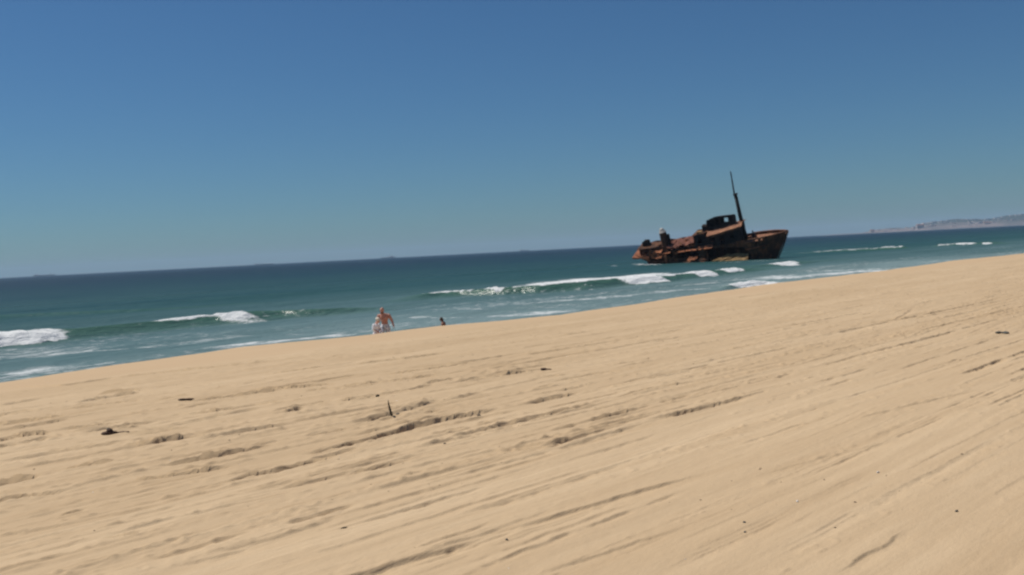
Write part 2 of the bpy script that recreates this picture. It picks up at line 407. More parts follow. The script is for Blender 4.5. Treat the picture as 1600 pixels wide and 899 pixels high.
# ------------------------------------------------------------------ beach (one sheet to the horizon)
def polar_axes(r_parts, fine, half, coarse):
    rr = np.concatenate(r_parts)
    th = np.concatenate([np.linspace(-math.pi, -half, coarse, endpoint=False), np.linspace(-half, half, fine, endpoint=False), np.linspace(half, math.pi, coarse)])
    return rr, th
tr = np.concatenate([-np.geomspace(14000, 1.6, 46), np.linspace(-1.5, .28, 20), np.arange(.30, 1.6, .009), np.geomspace(1.61, 21.8, 1000), np.geomspace(22, 60, 60), np.geomspace(64, 14000, 34)])
qf = np.exp(np.linspace(math.log(1.22), math.log(7.2), 780)) - 1
q_ = np.concatenate([-np.geomspace(560, .5, 26), np.linspace(-.45, .20, 40), qf, np.geomspace(6.4, 560, 28)])
TR, QQ = np.meshgrid(tr, q_)
WW = np.minimum(np.abs(TR), 25) + .15
SS = QQ * WW + 8e-5 * QQ ** 3
X, Y = to_xy(SS, TR)
Z = sand_z(X, Y)
S_, T_ = to_st(X, Y)
damp = sst(16.6, 18.2, T_ + .5 * fbm(S_ / 3, T_ * 0, 2, 31)) * .75 + .25 * sst(24, 33, T_)
tag(link('sand_beach', grid_mesh('sand_beach', X, Y, Z, {'damp': damp}), None, M_SAND), 'pale golden sand beach with ragged tracks running along the shore', kind='structure')

# ------------------------------------------------------------------ sea
# breaker lines: (pixel foot of the face, height in metres)
W1 = [(-120, 556, .6), (-60, 550, .7), (0, 542, .70), (50, 538, .66), (92, 532, .62), (120, 529, .55), (180, 523, .55), (245, 516, .55), (320, 508, .60), (380, 504, .65), (405, 501, .62), (430, 498, .50), (500, 494, .45), (560, 489, .32), (600, 486, .12)]
W2 = [(615, 474, .10), (670, 466, .42), (700, 464, .50), (760, 462, .60), (830, 459, .70), (900, 454, .75), (960, 447, .75), (1000, 445, .70), (1030, 442, .60), (1060, 437, .55), (1105, 433, .60), (1130, 430, .55), (1155, 427, .50), (1200, 423, .25), (1240, 419, .12)]
W3 = [(1100, 424, .0), (1160, 420, .25), (1200, 418, .35), (1240, 414, .4), (1270, 411, .2), (1330, 406, .1)]
W4 = [(1240, 399, .2), (1320, 394, .4), (1380, 390, .6), (1412, 389, .6), (1480, 386, .5), (1535, 383.5, .7), (1560, 382, .3), (1640, 379, .3)]
W5 = [(1120, 455, .05), (1145, 451, .30), (1175, 447.5, .36), (1202, 445, .2), (1225, 443, .05)]
W6 = [(-60, 512, .1), (0, 498, .22), (120, 492, .25), (250, 486, .2), (380, 478, .12)]
W7 = [(250, 485, .0), (420, 500, .0)]
WAVES = []
for pl, wf, wb in ((W1, 1.0, 3.2), (W2, 1.15, 3.6), (W3, 1.2, 4.0), (W4, 2.5, 6), (W5, .5, 1.2), (W6, 2.0, 4.0)):
    q = []
    for x, y, a in pl:
        P = on_z(x, y, 0); s, t = to_st(P.x, P.y); k = (t + wf * 1.2) / t; q.append((s * k, t * k, a))
    q.sort(); WAVES.append(([v[0] for v in q], [v[1] for v in q], [v[2] for v in q], wf, wb))
# foam: (pixel points, half width towards sea in metres, strength)
FOAM = [
 ([(180, 513), (232, 509), (262, 505)], 1.0, .62), ([(-20, 549), (80, 543), (140, 538)], 1.4, .50),
 ([(830, 446), (880, 440), (930, 435), (990, 430), (1050, 428), (1104, 427)], 4.0, .84), ([(880, 441), (960, 434), (1040, 428)], 2.5, .84),
 ([(1107, 427), (1135, 425)], 1.2, .8),
 ([(1205, 416.5), (1225, 415), (1240, 413.5)], 2.6, .92),
 ([(1175, 446), (1260, 440), (1330, 434)], 2.0, .60),
 ([(1195, 437), (1252, 425), (1300, 424), (1360, 423), (1440, 418)], 5.0, .60), ([(1120, 440), (1180, 436), (1240, 430)], 3.5, .56),
 ([(1262, 396.5), (1320, 392.5), (1372, 389)], 5, .66), ([(1413, 386), (1470, 383.5), (1500, 381.5)], 5, .68), ([(1536, 381), (1640, 377)], 5, .58),
 ([(986, 413.5), (1003, 413), (1020, 413.5)], 3.0, .98), ([(1015, 413), (1100, 412), (1160, 411), (1220, 406)], 2.2, .66),
 ([(628, 498), (650, 496), (668, 493)], 1.0, .74), ([(668, 497), (700, 498), (745, 499), (790, 496)], 1.4, .70), ([(640, 484), (700, 481), (760, 483), (840, 486)], 2.0, .57), ([(560, 482), (584, 483)], 1.0, .68),
 ([(740, 496), (820, 492), (900, 484)], 2.2, .62), ([(790, 478), (880, 470), (980, 463)], 2.5, .52),
 ([(-20, 590), (60, 580), (130, 572)], 2.4, .55), ([(-20, 600), (100, 586)], 1.6, .54), ([(120, 575), (260, 556), (420, 535), (560, 520)], 1.8, .48), ([(200, 545), (300, 535), (400, 522)], 1.6, .52), ([(30, 560), (140, 548), (230, 543)], 1.2, .50), ([(300, 548), (380, 538), (560, 522)], 1.2, .56),
 ([(54, 480), (58, 480)], 1.0, .75), ([(412, 455), (417, 455)], 2, .85), ([(258, 466), (268, 466)], 1.5, .65),
 ([(822, 421), (828, 421)], 3, .8), ([(955, 416), (962, 416)], 3, .75), ([(1020, 452), (1120, 441)], 2.5, .50), ([(900, 470), (1040, 455), (1130, 450)], 2.2, .54),
]
rs = 6224.0 / np.arange(178.0, 1.2, -0.27)
rs = np.concatenate([np.linspace(20, 34.8, 10), rs, np.geomspace(rs[-1] * 1.05, 14000, 14)])
rr, th = polar_axes([rs], 540, R(34), 30)
RR, TH = np.meshgrid(rr, th)
X = RR * np.sin(TH); Y = RR * np.cos(TH); S_, T_ = to_st(X, Y)
fadeb = 1 - sst(350, 900, RR)
Z = 0.07 * fbm(S_ / 22, T_ / 5.5, 3, 201) * fadeb * sst(36, 60, T_)
Z += 0.16 * sst(62, 85, T_) * fadeb * np.sin(T_ / 2.6 + 4 * fbm(S_ / 60, T_ / 50, 2, 203)) * sst(.30, .7, vn(S_ / 35, T_ / 12, 205))
Z += 0.025 * fbm(S_ / 1.6, T_ / .7, 3, 207) * (1 - sst(150, 300, RR)) * sst(34, 45, T_)
foam = np.zeros_like(Z)
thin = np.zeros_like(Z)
for ss, tts, aa, wf, wb in WAVES:
    t0 = np.interp(S_, ss, tts) + .35 * fbm(S_ / 2.5, S_ * 0, 2, 211); a = np.interp(S_, ss, aa) * sst(ss[0] - 4, ss[0] + 1, S_) * (1 - sst(ss[-1] - 1, ss[-1] + 4, S_))
    u = T_ - t0
    prof = np.where(u < 0, np.exp(-(u / wf) ** 2), np.exp(-(np.abs(u) / wb) ** 1.3))
    thin = np.maximum(thin, np.clip(a * 1.6, 0, .8) * np.exp(-((u + wf * .3) / (wf * 1.3)) ** 2))  # mask for the painted through-light green, strongest on the wave fronts
    Z = Z * (1 - .6 * np.clip(a * 2, 0, 1) * prof) + a * prof - .12 * a * np.exp(-((u + wf * 2.2) / wf) ** 2)
# white water on the breakers: wave, pixel range along its foot, from u to u (in front widths), strength
BREAK = [(0, -140, 92, -1.5, 1.0, 1.1), (0, 240, 338, -.35, .6, .92), (0, 334, 384, -1.0, .8, 1.1), (0, 340, 400, -2.1, -.8, .50),
 (1, 668, 745, -.25, 1.0, .78), (1, 740, 980, -.15, .7, .66), (1, 764, 781, -.8, .8, 1.15), (1, 962, 1030, -1.4, .5, 1.1), (1, 1030, 1086, -.3, .7, .85), (1, 1080, 1108, -1.3, .8, 1.15), (1, 1128, 1157, -.9, 1.2, 1.1),
 (3, 1245, 1376, -.5, .7, .60), (3, 1412, 1496, -.4, .8, .80), (3, 1536, 1660, -.4, .6, .68), (2, 1204, 1242, -.8, .8, 1.0), (3, 1374, 1414, -.8, 1.0, 1.1), (3, 1494, 1517, -.8, 1.0, 1.0), (3, 1523, 1537, -.8, .8, 1.0), (4, 1144, 1204, -1.5, 1.5, 1.15)]
for wi, p0, p1, u0, u1, st_ in BREAK:
    ss, tts, aa, wf, wb = WAVES[wi]
    pl = (W1, W2, W3, W4, W5, W6)[wi]; xs_ = [v[0] for v in pl]; ys_ = [v[1] for v in pl]
    s0, s1 = 0, 0
    for p in (p1, p0):
        s1 = s0; s0, tq = to_st(*on_z(p, float(np.interp(p, xs_, ys_)), 0)[:2]); s0 *= (tq + wf * 1.2) / tq
    t0 = np.interp(S_, ss, tts) + .35 * fbm(S_ / 2.5, S_ * 0, 2, 211)
    u = (T_ - t0) / wf + .30 * fbm(S_ / .9, T_ / 2, 3, 251)
    e = min(1.0, .22 * (s1 - s0))
    k = sst(s0 - e, s0 + e, S_) * (1 - sst(s1 - e, s1 + e, S_)) * sst(u0 - .35, u0 + .15, u) * (1 - sst(u1 - .1, u1 + .8, u))
    foam = np.maximum(foam, st_ * k)
for pts, hw, st_ in FOAM:
    q = sorted(to_st(*on_z(x, y, 0.0 if st_ < 1 else .05)[:2]) for x, y in pts)
    ss = [v[0] for v in q]; tts = [v[1] for v in q]
    L = ss[-1] - ss[0]; e = min(1.2, .3 * L + .3)
    t0 = np.interp(S_, ss, tts)
    ew = 1 + .5 * fbm(S_ / 1.8, T_ / 3, 2, 221)
    d = (T_ - t0) / (hw * ew)
    win = sst(ss[0] - e, ss[0] + e, S_) * (1 - sst(ss[-1] - e, ss[-1] + e, S_))
    k = np.exp(-d * d)
    foam = np.maximum(foam, win * (st_ if st_ > .8 or pts[0][0] > 1250 else st_ * .86) * k * (1 + (.35 * fbm(S_ / 3.5, T_ / 1.6, 2, 223) if st_ < .8 else 0)))
thick = sst(.75, 1.1, foam)
Z += thick * (0.05 + .11 * (vn(S_ / .45, T_ / .4, 231) - .3) + .06 * (vn(S_ / .2, T_ / .2, 233) - .3)) * (1 - sst(120, 220, RR))
foam = np.maximum(foam, .26 + .22 * fbm(S_ / 9, T_ / 3.5, 3, 241) - .25 * sst(55, 75, T_))
tag(link('sea_water', grid_mesh('sea_water', X, Y, Z, {'foam': foam, 'crest_light_tint': thin}), None, M_SEA), 'blue green sea with white breakers', kind='structure')

# ------------------------------------------------------------------ wreck
SHIP_O = Vector(((1110 - 800) / 1556 * 195, 195, 0))
head = math.atan2(-.40, .917)
SHIP_M = Matrix.Translation(SHIP_O) @ Matrix.Rotation(head, 4, 'Z') @ Matrix.Rotation(R(-4), 4, 'Y') @ Matrix.Rotation(R(11), 4, 'X')
wr = empty('shipwreck', SHIP_M, 'rusted broken wreck of a small cargo ship listing in the surf', 'shipwreck')
BEAM = 3.4
def half_b(x, z):
    zz = np.clip((z + 1.5) / 5.0, 0, 1)
    xs = 13.0 + 2.6 * np.clip((z + .7) / 4.5, 0, 1.2)          # stem
    xe = -12.2 - 2.3 * sst(1.4, 3.2, z)                         # stern
    full = BEAM * (0.80 + .20 * zz)
    fb = np.clip((xs - x) / (8.5 - 2.5 * zz), 0, 1); fs = np.clip((x - xe) / (3.2), 0, 1)
    return full * (1 - (1 - fb) ** 2.0) ** .9 * (1 - (1 - fs) ** 2.4) ** .6
def sheer(x, side):
    z = 3.55 + .010 * np.clip(x, 0, 20) ** 1.6 * .5
    if x < -11.4: z = 3.25
    elif x < -1.2: z = 3.7 + .35 * math.sin(x * 1.7) * (side < 0)
    if x > 6.2: z += .28
    return z
def hull_side(side, name):
    bm = bmesh.new()
    xs = np.linspace(-14.6, 15.7, 116); nz = 24
    V = {}
    for i, x in enumerate(xs):
        top = sheer(x, side)
        for j in range(nz + 1):
            z = -2.0 + (top + 2.0) * j / nz
            xx = x
            lim = 13.0 + 2.6 * min(max((z + .7) / 4.5, 0), 1.2); lo = -12.2 - 2.3 * float(sst(1.4, 3.2, z))
            xx = min(max(x, lo), lim)
            b = float(half_b(np.array(xx), np.array(z)))
            dent = .10 * float(fbm(xx / 1.7, z / 1.2, 3, 301 + side))
            V[i, j] = bm.verts.new((xx, side * max(b + dent * (b > .5), 0.02), z))
    for i in range(len(xs) - 1):
        for j in range(nz):
            x = (xs[i] + xs[i + 1]) / 2; top = sheer(x, side); z = -2 + (top + 2) * (j + .5) / nz
            nn = float(vn(x / .9, z / .7, 311 + side)) + .5 * float(vn(x / .35, z / .3, 313)) - .25
            hole = False
            if side < 0:
                if 0.2 < x < 8.4 and 0.5 < z < 3.0 - .1 * (x - 4): hole = nn > .12 + .35 * (abs(x - 4.3) > 3.7)
                if -10.8 < x < -1.0 and 1.9 < z < 3.6: hole = nn > .30
                if -7.2 < x < -1 and z > 3.0: hole = nn > .2
                if 8.4 < x < 11 and 2.2 < z < 3.0: hole = nn > .50
                if x > 6 and z > 3.5: hole = nn > .70
            else:
                if -9 < x < -2 and z > 3.2: hole = nn > .55
            if hole: continue
            vs = []
            for k in ((i, j), (i + 1, j), (i + 1, j + 1), (i, j + 1)):
                v = V[k]
                if all((v.co - u.co).length > 1e-4 for u in vs): vs.append(v)
            if len(vs) >= 3:
                try: bm.faces.new(vs)
                except ValueError: pass
    bmesh.ops.delete(bm, geom=[v for v in bm.verts if not v.link_faces], context='VERTS')
    bmesh.ops.remove_doubles(bm, verts=bm.verts, dist=.001)
    o = bm_obj(name, bm, M_HULL, wr)
    md = o.modifiers.new('solid', 'SOLIDIFY'); md.thickness = .07; md.offset = 0
    return o
hull_side(-1, 'hull_side'); hull_side(1, 'hull_side')
def plate(name, pts, mat_, th=.08, parent=None, jit=.05, sub=5, seed=0, ragged=0.0):
    """a four cornered, slightly buckled steel plate given by its corners"""
    p = [Vector(q) for q in pts]; bm = bmesh.new(); g = {}
    nrm = (p[1] - p[0]).cross(p[3] - p[0]).normalized()
    for i in range(sub + 1):
        for j in range(sub + 1):
            a, b = i / sub, j / sub
            q = (p[0] * (1 - a) + p[1] * a) * (1 - b) + (p[3] * (1 - a) + p[2] * a) * b
            q = q + nrm * jit * float(fbm(q.x * 1.3 + seed, q.z * 1.3 + q.y, 2, 401 + seed)) * 2
            g[i, j] = bm.verts.new(q)
    for i in range(sub):
        for j in range(sub):
            if ragged and (i in (0, sub - 1) or j in (0, sub - 1)) and random.random() < ragged: continue
            bm.faces.new((g[i, j], g[i + 1, j], g[i + 1, j + 1], g[i, j + 1]))
    bmesh.ops.delete(bm, geom=[v for v in bm.verts if not v.link_faces], context='VERTS')
    o = bm_obj(name, bm, mat_, parent or wr)
    md = o.modifiers.new('solid', 'SOLIDIFY'); md.thickness = th; md.offset = 0
    return o
def deck(name, x0, x1, z, mat_, n_=24, inset=.12, zf=None, hole=None):
    bm = bmesh.new(); g = {}
    m_ = 10
    for i in range(n_ + 1):
        x = x0 + (x1 - x0) * i / n_
        b = max(float(half_b(np.array(x), np.array(z))) - inset, .03)
        for j in range(m_ + 1):
            v = -b + 2 * b * j / m_
            zz = (zf(x, v) if zf else z) + .05 * float(fbm(x, v, 2, 421))
            g[i, j] = bm.verts.new((x, v, zz))
    for i in range(n_):
        for j in range(m_):
            x = x0 + (x1 - x0) * (i + .5) / n_; v = (j + .5) / m_ * 2 - 1
            if hole and hole(x, v): continue
            bm.faces.new((g[i, j], g[i + 1, j], g[i + 1, j + 1], g[i, j + 1]))
    bmesh.ops.delete(bm, geom=[v for v in bm.verts if not v.link_faces], context='VERTS')
    o = bm_obj(name, bm, mat_, wr); md = o.modifiers.new('solid', 'SOLIDIFY'); md.thickness = .07
    return o
deck('foredeck', 7.0, 15.2, 3.42, M_DECK, zf=lambda x, v: 3.42 + .03 * (x - 7), hole=lambda x, v: 7.6 < x < 8.5 and -.6 < v < .8)
deck('main_deck', -1.4, 7.0, 3.35, M_HULL, hole=lambda x, v: (1.5 < x < 5.2 and v < -.45))
deck('aft_deck', -14.3, -1.4, 3.15, M_ORNG, hole=lambda x, v: (-7 < x < -2.4 and v < .1 and float(vn(x, v * 2, 431)) > .35))
deck('hold_floor', -11.5, 10.5, .1, M_DARK, inset=.3)
# frames (ribs) seen through the torn side
for k, x in enumerate(np.arange(-10.5, 8.6, 1.15)):
    for side in (-1, 1):
        bm = bmesh.new(); prev = None
        pts = []
        for z in np.linspace(-1, 3.3, 7):
            b = float(half_b(np.array(x), np.array(z))) - .2
            pts.append((x + .05 * random.uniform(-1, 1), side * b, z))
        if side < 0 and random.random() < .35: pts = pts[:4]
        add_tube(bm, pts, [.07] * len(pts), 5); bm_obj('hull_frame', bm, M_HULL, wr)
# bulkheads
for x in (-10.8, -1.2, 8.6):
    b = BEAM - .5
    plate('bulkhead', [(x, -b, -.5), (x, b, -.5), (x, b, 3.3), (x, -b, 3.3)], M_DARK, seed=int(x))
# tan shelf of bulging plating low on the side
plate('bulged_plate', [(-.6, -5.3, .22), (8.3, -5.2, -.25), (8.3, -3.2, 1.30), (4.6, -3.2, 1.75)], M_TAN, .12, sub=10, jit=.14, seed=3, ragged=.12)
plate('bulged_plate', [(-5.8, -4.1, .75), (-.6, -4.5, .30), (1.2, -3.35, 1.35), (-4.0, -3.3, 1.6)], M_HULL, .12, sub=9, jit=.16, seed=4, ragged=.25)
plate('torn_plate', [(-3.4, -4.0, 1.35), (-1.6, -4.2, 1.2), (-1.3, -3.4, 1.85), (-3.0, -3.4, 2.0)], M_ORNG, .08, seed=5, ragged=.3)
# rubbing strake near the bow
plate('rubbing_strake', [(8.0, -3.65, 2.10), (11.6, -2.85, 2.35), (11.6, -2.45, 2.50), (8.0, -3.25, 2.28)], M_ORNG, .12, sub=8, jit=.05, seed=6, ragged=.15)
# bow bulwark rail
for side in (-1, 1):
    bm = bmesh.new(); pts = []
    for x in np.linspace(8.6, 15.3, 12):
        pts.append((x, side * (float(half_b(np.array(x), np.array(3.7))) + .02), sheer(x, side) + .02))
    add_tube(bm, pts, [.10] * len(pts), 6); bm_obj('bulwark_rail', bm, M_DECK, wr)
bm = bmesh.new(); add_tube(bm, [(12.9, 0, -2), (13.3, 0, -.6), (14.5, 0, 1.5), (15.65, 0, 3.95)], [.14, .14, .12, .10], 8)
bm_obj('stem_post', bm, M_HULL, wr)
# windlass on the foredeck
bm = bmesh.new(); add_box(bm, (8.9, -.6, 3.45), (9.7, .6, 3.9), .04); bm_obj('windlass_bed', bm, M_DARK, wr)
bm = bmesh.new(); add_tube(bm, [(9.3, -.8, 4.2), (9.3, .8, 4.2)], [.32, .28], 12); w_ = bm_obj('windlass_drum', bm, M_DARK, wr)
bm = bmesh.new(); add_tube(bm, [(9.25, 0, 4.0), (9.1, 0, 4.95)], [.18, .12], 8, True); bm_obj('ventilator', bm, M_DARK, wr)
# bridge block
def hz(x): return 5.80 + .150 * x
def wall_panel(name, x0, x1, v, z0f, z1f, mat_, openings=(), th=.1, along='x', parent=None, seed=0):
    """vertical wall as a grid with openings left out; along x at v, or along v at x"""
    bm = bmesh.new(); nx = max(3, int(abs(x1 - x0) / .25)); nz = 12; g = {}
    for i in range(nx + 1):
        a = x0 + (x1 - x0) * i / nx
        for j in range(nz + 1):
            z = z0f(a) + (z1f(a) - z0f(a)) * j / nz
            k = .05 * float(fbm(a * 1.1 + seed, z * 1.2, 2, 441))
            g[i, j] = bm.verts.new((a, v + k, z) if along == 'x' else (v + k, a, z))
    for i in range(nx):
        for j in range(nz):
            a = x0 + (x1 - x0) * (i + .5) / nx; q = z0f(a) + (z1f(a) - z0f(a)) * (j + .5) / nz
            if any(o[0] < a < o[1] and o[2] < q < o[3] for o in openings): continue
            bm.faces.new((g[i, j], g[i + 1, j], g[i + 1, j + 1], g[i, j + 1]))
    bmesh.ops.delete(bm, geom=[u for u in bm.verts if not u.link_faces], context='VERTS')
    o = bm_obj(name, bm, mat_, parent or wr); md = o.modifiers.new('solid', 'SOLIDIFY'); md.thickness = th; md.offset = 0
    return o
K = lambda c: (lambda a: c)
hb = bpy.data.objects.new('bridge_house', None)
bm = bmesh.new(); add_box(bm, (-1.5, -2.35, 3.32), (7.1, 2.35, 3.44), .0); BH = bm_obj('bridge_house', bm, M_DARK, wr)
wall_panel('wall', -1.7, 7.3, -2.7, K(3.4), lambda a: hz(a) - .45 if a > .6 else 5.9, M_DARK, [(-1.0, -.2, 4.3, 5.2), (1.4, 2.2, 4.4, 5.2), (3.2, 4.1, 3.5, 5.3), (5.4, 6.0, 4.6, 5.3)], parent=BH, seed=1)
wall_panel('wall', -1.7, 7.3, 2.7, K(3.4), lambda a: hz(a) - .06 if a > .6 else 6.1, M_DARK, [(1.4, 2.2, 4.4, 5.2)], parent=BH, seed=2)
wall_panel('wall', -2.7, 2.7, 7.3, K(3.4), K(hz(7.3) - .06), M_DARK, [(-.5, .5, 4.4, 5.4)], along='v', parent=BH, seed=3)
wall_panel('wall', -2.7, 2.7, -1.7, K(3.4), K(5.95), M_DARK, [(-.4, .5, 3.5, 5.2)], along='v', parent=BH, seed=4)
plate('upper_deck', [(.5, -1.55, hz(.5) + .30), (7.7, -1.55, hz(7.7) + .22), (7.7, 3.1, hz(7.7) - .1), (.5, 3.15, hz(.5) - .1)], M_DECK, .10, BH, .03, 14, 7, .10)
plate('sloping_deck', [(.9, -3.1, hz(.9) - .52), (7.7, -3.0, hz(7.7) - .35), (7.7, -1.58, hz(7.7) + .20), (.9, -1.58, hz(.9) + .26)], M_DECK, .10, BH, .05, 14, 7, .06)
plate('upper_deck', [(-1.95, -2.9, 5.95), (.6, -2.9, 6.05), (.6, 2.9, 6.05), (-1.95, 2.9, 5.95)], M_HULL, .10, BH, .05, 8, 8, .15)
# rounded bow front of the upper bulwark
plate('bridge_wing', [(1.0, -3.15, hz(1) - .95), (7.6, -3.05, hz(7.6) - .75), (7.6, -3.05, hz(7.6) - .38), (1.0, -3.15, hz(1) - .54)], M_HULL, .06, BH, .05, 10, 9, .1)
bm = bmesh.new(); add_box(bm, (-1.2, -1.9, 6.0), (-.2, -.9, 6.35), .08); bm_obj('skylight_box', bm, M_TAN, wr)
bm = bmesh.new(); add_box(bm, (-.3, -.6, 6.05), (.7, 1.2, 7.2), .12); bm_obj('locker', bm, M_DARK, wr)
# wheelhouse
bm = bmesh.new(); add_box(bm, (1.0, -1.5, hz(1) + .1), (6.0, 1.5, hz(1) + .35)); WH = bm_obj('wheelhouse', bm, M_DARK, wr)
def wtn(a): return 8.28 + .30 * (a - 1.1) if a < 2.6 else 8.74 - .004 * a
def wtf(a): return 7.85 + .28 * (a - .7) if a < 2.2 else 8.28 + .01 * a
near_open = [(1.45, 2.25, 7.0, 8.0), (2.5, 3.35, 7.1, 8.3), (3.55, 4.15, 7.3, 8.3), (4.35, 5.10, 7.55, 8.45), (5.35, 5.7, 7.7, 8.3)]
wall_panel('wall', 1.1, 6.15, -1.55, lambda a: hz(a) + .2, wtn, M_DARK, near_open, parent=WH, seed=5)
wall_panel('wall', .7, 5.9, 1.55, lambda a: hz(a) - .1, wtf, M_DARK, [(3.7, 4.6, 7.1, 7.95)], parent=WH, seed=6)
wall_panel('wall', -1.5, 1.5, 6.05, K(hz(6)), lambda a: 8.5 - .14 * a, M_DARK, [], along='v', parent=WH, seed=7)
wall_panel('wall', -1.5, 1.5, .95, K(hz(.9)), lambda a: 8.05 - .14 * a, M_DARK, [(-.5, .4, 6.0, 7.6)], along='v', parent=WH, seed=8)
plate('roof', [(2.6, -1.7, 8.80), (6.1, -1.7, 8.78), (5.8, 1.7, 8.34), (2.2, 1.7, 8.34)], M_DARK, .10, WH, .02, 8, 11)
plate('roof', [(1.0, -1.65, 8.28), (2.6, -1.65, 8.80), (2.2, 1.65, 8.34), (.6, 1.65, 7.86)], M_DARK, .08, WH, .02, 5, 12)
# mast
bm = bmesh.new(); add_tube(bm, [(7.75, 0, 3.3), (7.5, 0, 5.0), (7.2, 0, 8.6), (6.95, 0, 12.4)], [.46, .42, .36, .30], 12); MS = bm_obj('mast', bm, M_DARK, wr, True)
bm = bmesh.new(); add_tube(bm, [(6.78, 0, 11.6), (6.72, 0, 14), (6.68, 0, 16.85)], [.17, .14, .10], 8); bm_obj('topmast', bm, M_DARK, MS)
bm = bmesh.new(); add_box(bm, (6.6, -.75, 12.3), (7.3, .75, 12.5), .03); bm_obj('crosstree', bm, M_DARK, MS)
bm = bmesh.new(); add_tube(bm, [(7.4, -.5, 4.0), (7.05, -.42, 9.0)], [.07, .07], 6); bm_obj('mast_ladder', bm, M_DARK, MS)
# poop house
def ptop(a): return 4.55 + .25 * math.sin(a * .9) * .3
bm = bmesh.new(); add_box(bm, (-12.9, -1.9, 3.1), (-2.2, 1.9, 3.22)); PH = bm_obj('poop_house', bm, M_HULL, wr)
wall_panel('wall', -12.9, -7.4, -2.1, K(3.15), K(4.35), M_HULL, [(-11.9, -11.2, 3.5, 4.1), (-10.3, -9.5, 3.2, 4.1), (-7.3, -6.4, 3.3, 4.2)], parent=PH, seed=9)
wall_panel('wall', -12.9, -1.8, 2.1, K(3.15), lambda a: 4.95 + .1 * math.sin(a * 2.3), M_RDEC, [(-11.9, -11.2, 3.6, 4.2)], parent=PH, seed=10)
wall_panel('wall', -2.1, 2.1, -12.9, K(3.15), K(4.6), M_HULL, [(-.4, .5, 3.3, 4.3)], along='v', parent=PH, seed=11)
plate('roof', [(-13.4, -2.3, 4.40), (-8.9, -2.3, 4.45), (-8.9, 2.2, 4.75), (-13.4, 2.2, 4.75)], M_HULL, .09, PH, .05, 9, 13, .12)
plate('roof', [(-8.9, -1.9, 3.9), (-6.2, -1.7, 4.0), (-6.2, 2.2, 4.8), (-8.9, 2.2, 4.8)], M_RDEC, .09, PH, .10, 7, 14, .2)
plate('collapsed_roof', [(-6.8, -1.9, 3.7), (-1.9, -2.1, 4.35), (-1.8, 1.9, 5.0), (-6.8, 2.0, 4.8)], M_RDEC, .09, PH, .22, 12, 15, .3)
plate('torn_plate', [(-11.2, -3.2, 3.35), (-8.4, -3.3, 3.45), (-8.2, -2.0, 3.95), (-10.9, -2.0, 3.9)], M_ORNG, .08, seed=16, ragged=.25)
plate('torn_plate', [(-10.3, -3.75, 2.35), (-8.3, -3.8, 2.55), (-8.0, -2.9, 3.05), (-10.0, -2.9, 2.95)], M_ORNG, .08, seed=17, ragged=.25)
plate('torn_plate', [(-.9, -3.7, 3.15), (1.7, -3.7, 3.25), (1.8, -2.75, 3.75), (-1.0, -2.75, 3.7)], M_ORNG, .08, seed=18, ragged=.2)
plate('torn_plate', [(5.6, -3.6, 3.3), (8.6, -3.5, 3.45), (8.7, -2.75, 3.75), (5.4, -2.75, 3.6)], M_DECK, .08, seed=19, ragged=.15)
plate('stern_platform', [(-14.4, -3.0, 2.95), (-10.9, -3.6, 2.80), (-11.0, 2.7, 3.35), (-14.6, 2.3, 3.40)], M_ORNG, .34, sub=8, jit=.06, seed=20, ragged=.08)
bm = bmesh.new(); add_box(bm, (-7.85, -3.6, 1.2), (-7.35, -3.4, 2.9), .05); bm_obj('hanging_strip', bm, M_ORNG, wr)
# funnel
bm = bmesh.new(); add_tube(bm, [(-7.75, -.3, 2.9), (-8.0, -.3, 4.6), (-8.2, -.3, 6.95)], [.85, .78, .70], 16); FN = bm_obj('funnel', bm, M_HULL, wr)
bm = bmesh.new(); add_tube(bm, [(-8.2, -.3, 6.93), (-8.28, -.3, 7.3)], [.74, .52], 14, True); bm_obj('funnel_cap', bm, M_GUANO, FN)
bm = bmesh.new(); add_tube(bm, [(-6.95, -.3, 3.5), (-7.1, -.3, 5.2), (-7.25, -.3, 6.45)], [.26, .26, .34], 10); bm_obj('exhaust_pipe', bm, M_DARK, FN)
# aft winch
WB = Matrix.Translation((-11.9, 0, 4.6))
bm = bmesh.new(); add_box(bm, (-12.6, -.7, 4.65), (-11.1, .7, 4.95), .04); WN = bm_obj('winch', bm, M_DARK, wr)
bm = bmesh.new(); add_tube(bm, [(-11.9, -.65, 5.35), (-11.9, .65, 5.35)], [.46, .46], 14); bm_obj('drum', bm, M_DARK, WN)
bm = bmesh.new(); add_box(bm, (-12.5, -.8, 4.9), (-11.4, -.66, 5.6), .05); bm_obj('side_frame', bm, M_DARK, WN)
bm = bmesh.new(); add_box(bm, (-12.4, .66, 4.9), (-11.3, .8, 5.7), .05); bm_obj('side_frame', bm, M_DARK, WN)
# broken stanchions, pipes and scraps
for k in range(26):
    x = random.uniform(-13, 14.5); 
    if -1.5 < x < 7.5: continue
    side = random.choice((-1, 1)); z0 = 3.3 if x > 0 else 3.2; b = float(half_b(np.array(x), np.array(3.3))) - .3
    bm = bmesh.new(); h = random.uniform(.3, .8)
    add_tube(bm, [(x, side * b, z0), (x + random.uniform(-.15, .15), side * b + random.uniform(-.1, .1), z0 + h)], [.05, .04], 5); bm_obj('stanchion', bm, M_HULL, wr)
for k in range(16):
    x = random.uniform(-10.5, -2); v = random.uniform(-2.6, 1.0); z = random.uniform(3.2, 4.3); a = random.uniform(.3, 1.0)
    r = Vector((random.uniform(-.25, .25), random.uniform(-.2, .2), 0))
    plate('scrap_plate', [(x, v, z), (x + a, v + r.x, z + r.y), (x + a, v + .6, z + .35 + r.y), (x + r.x, v + .6, z + .3)], random.choice((M_ORNG, M_DARK, M_HULL, M_DECK)), .05, sub=3, jit=.08, seed=30 + k, ragged=.2)

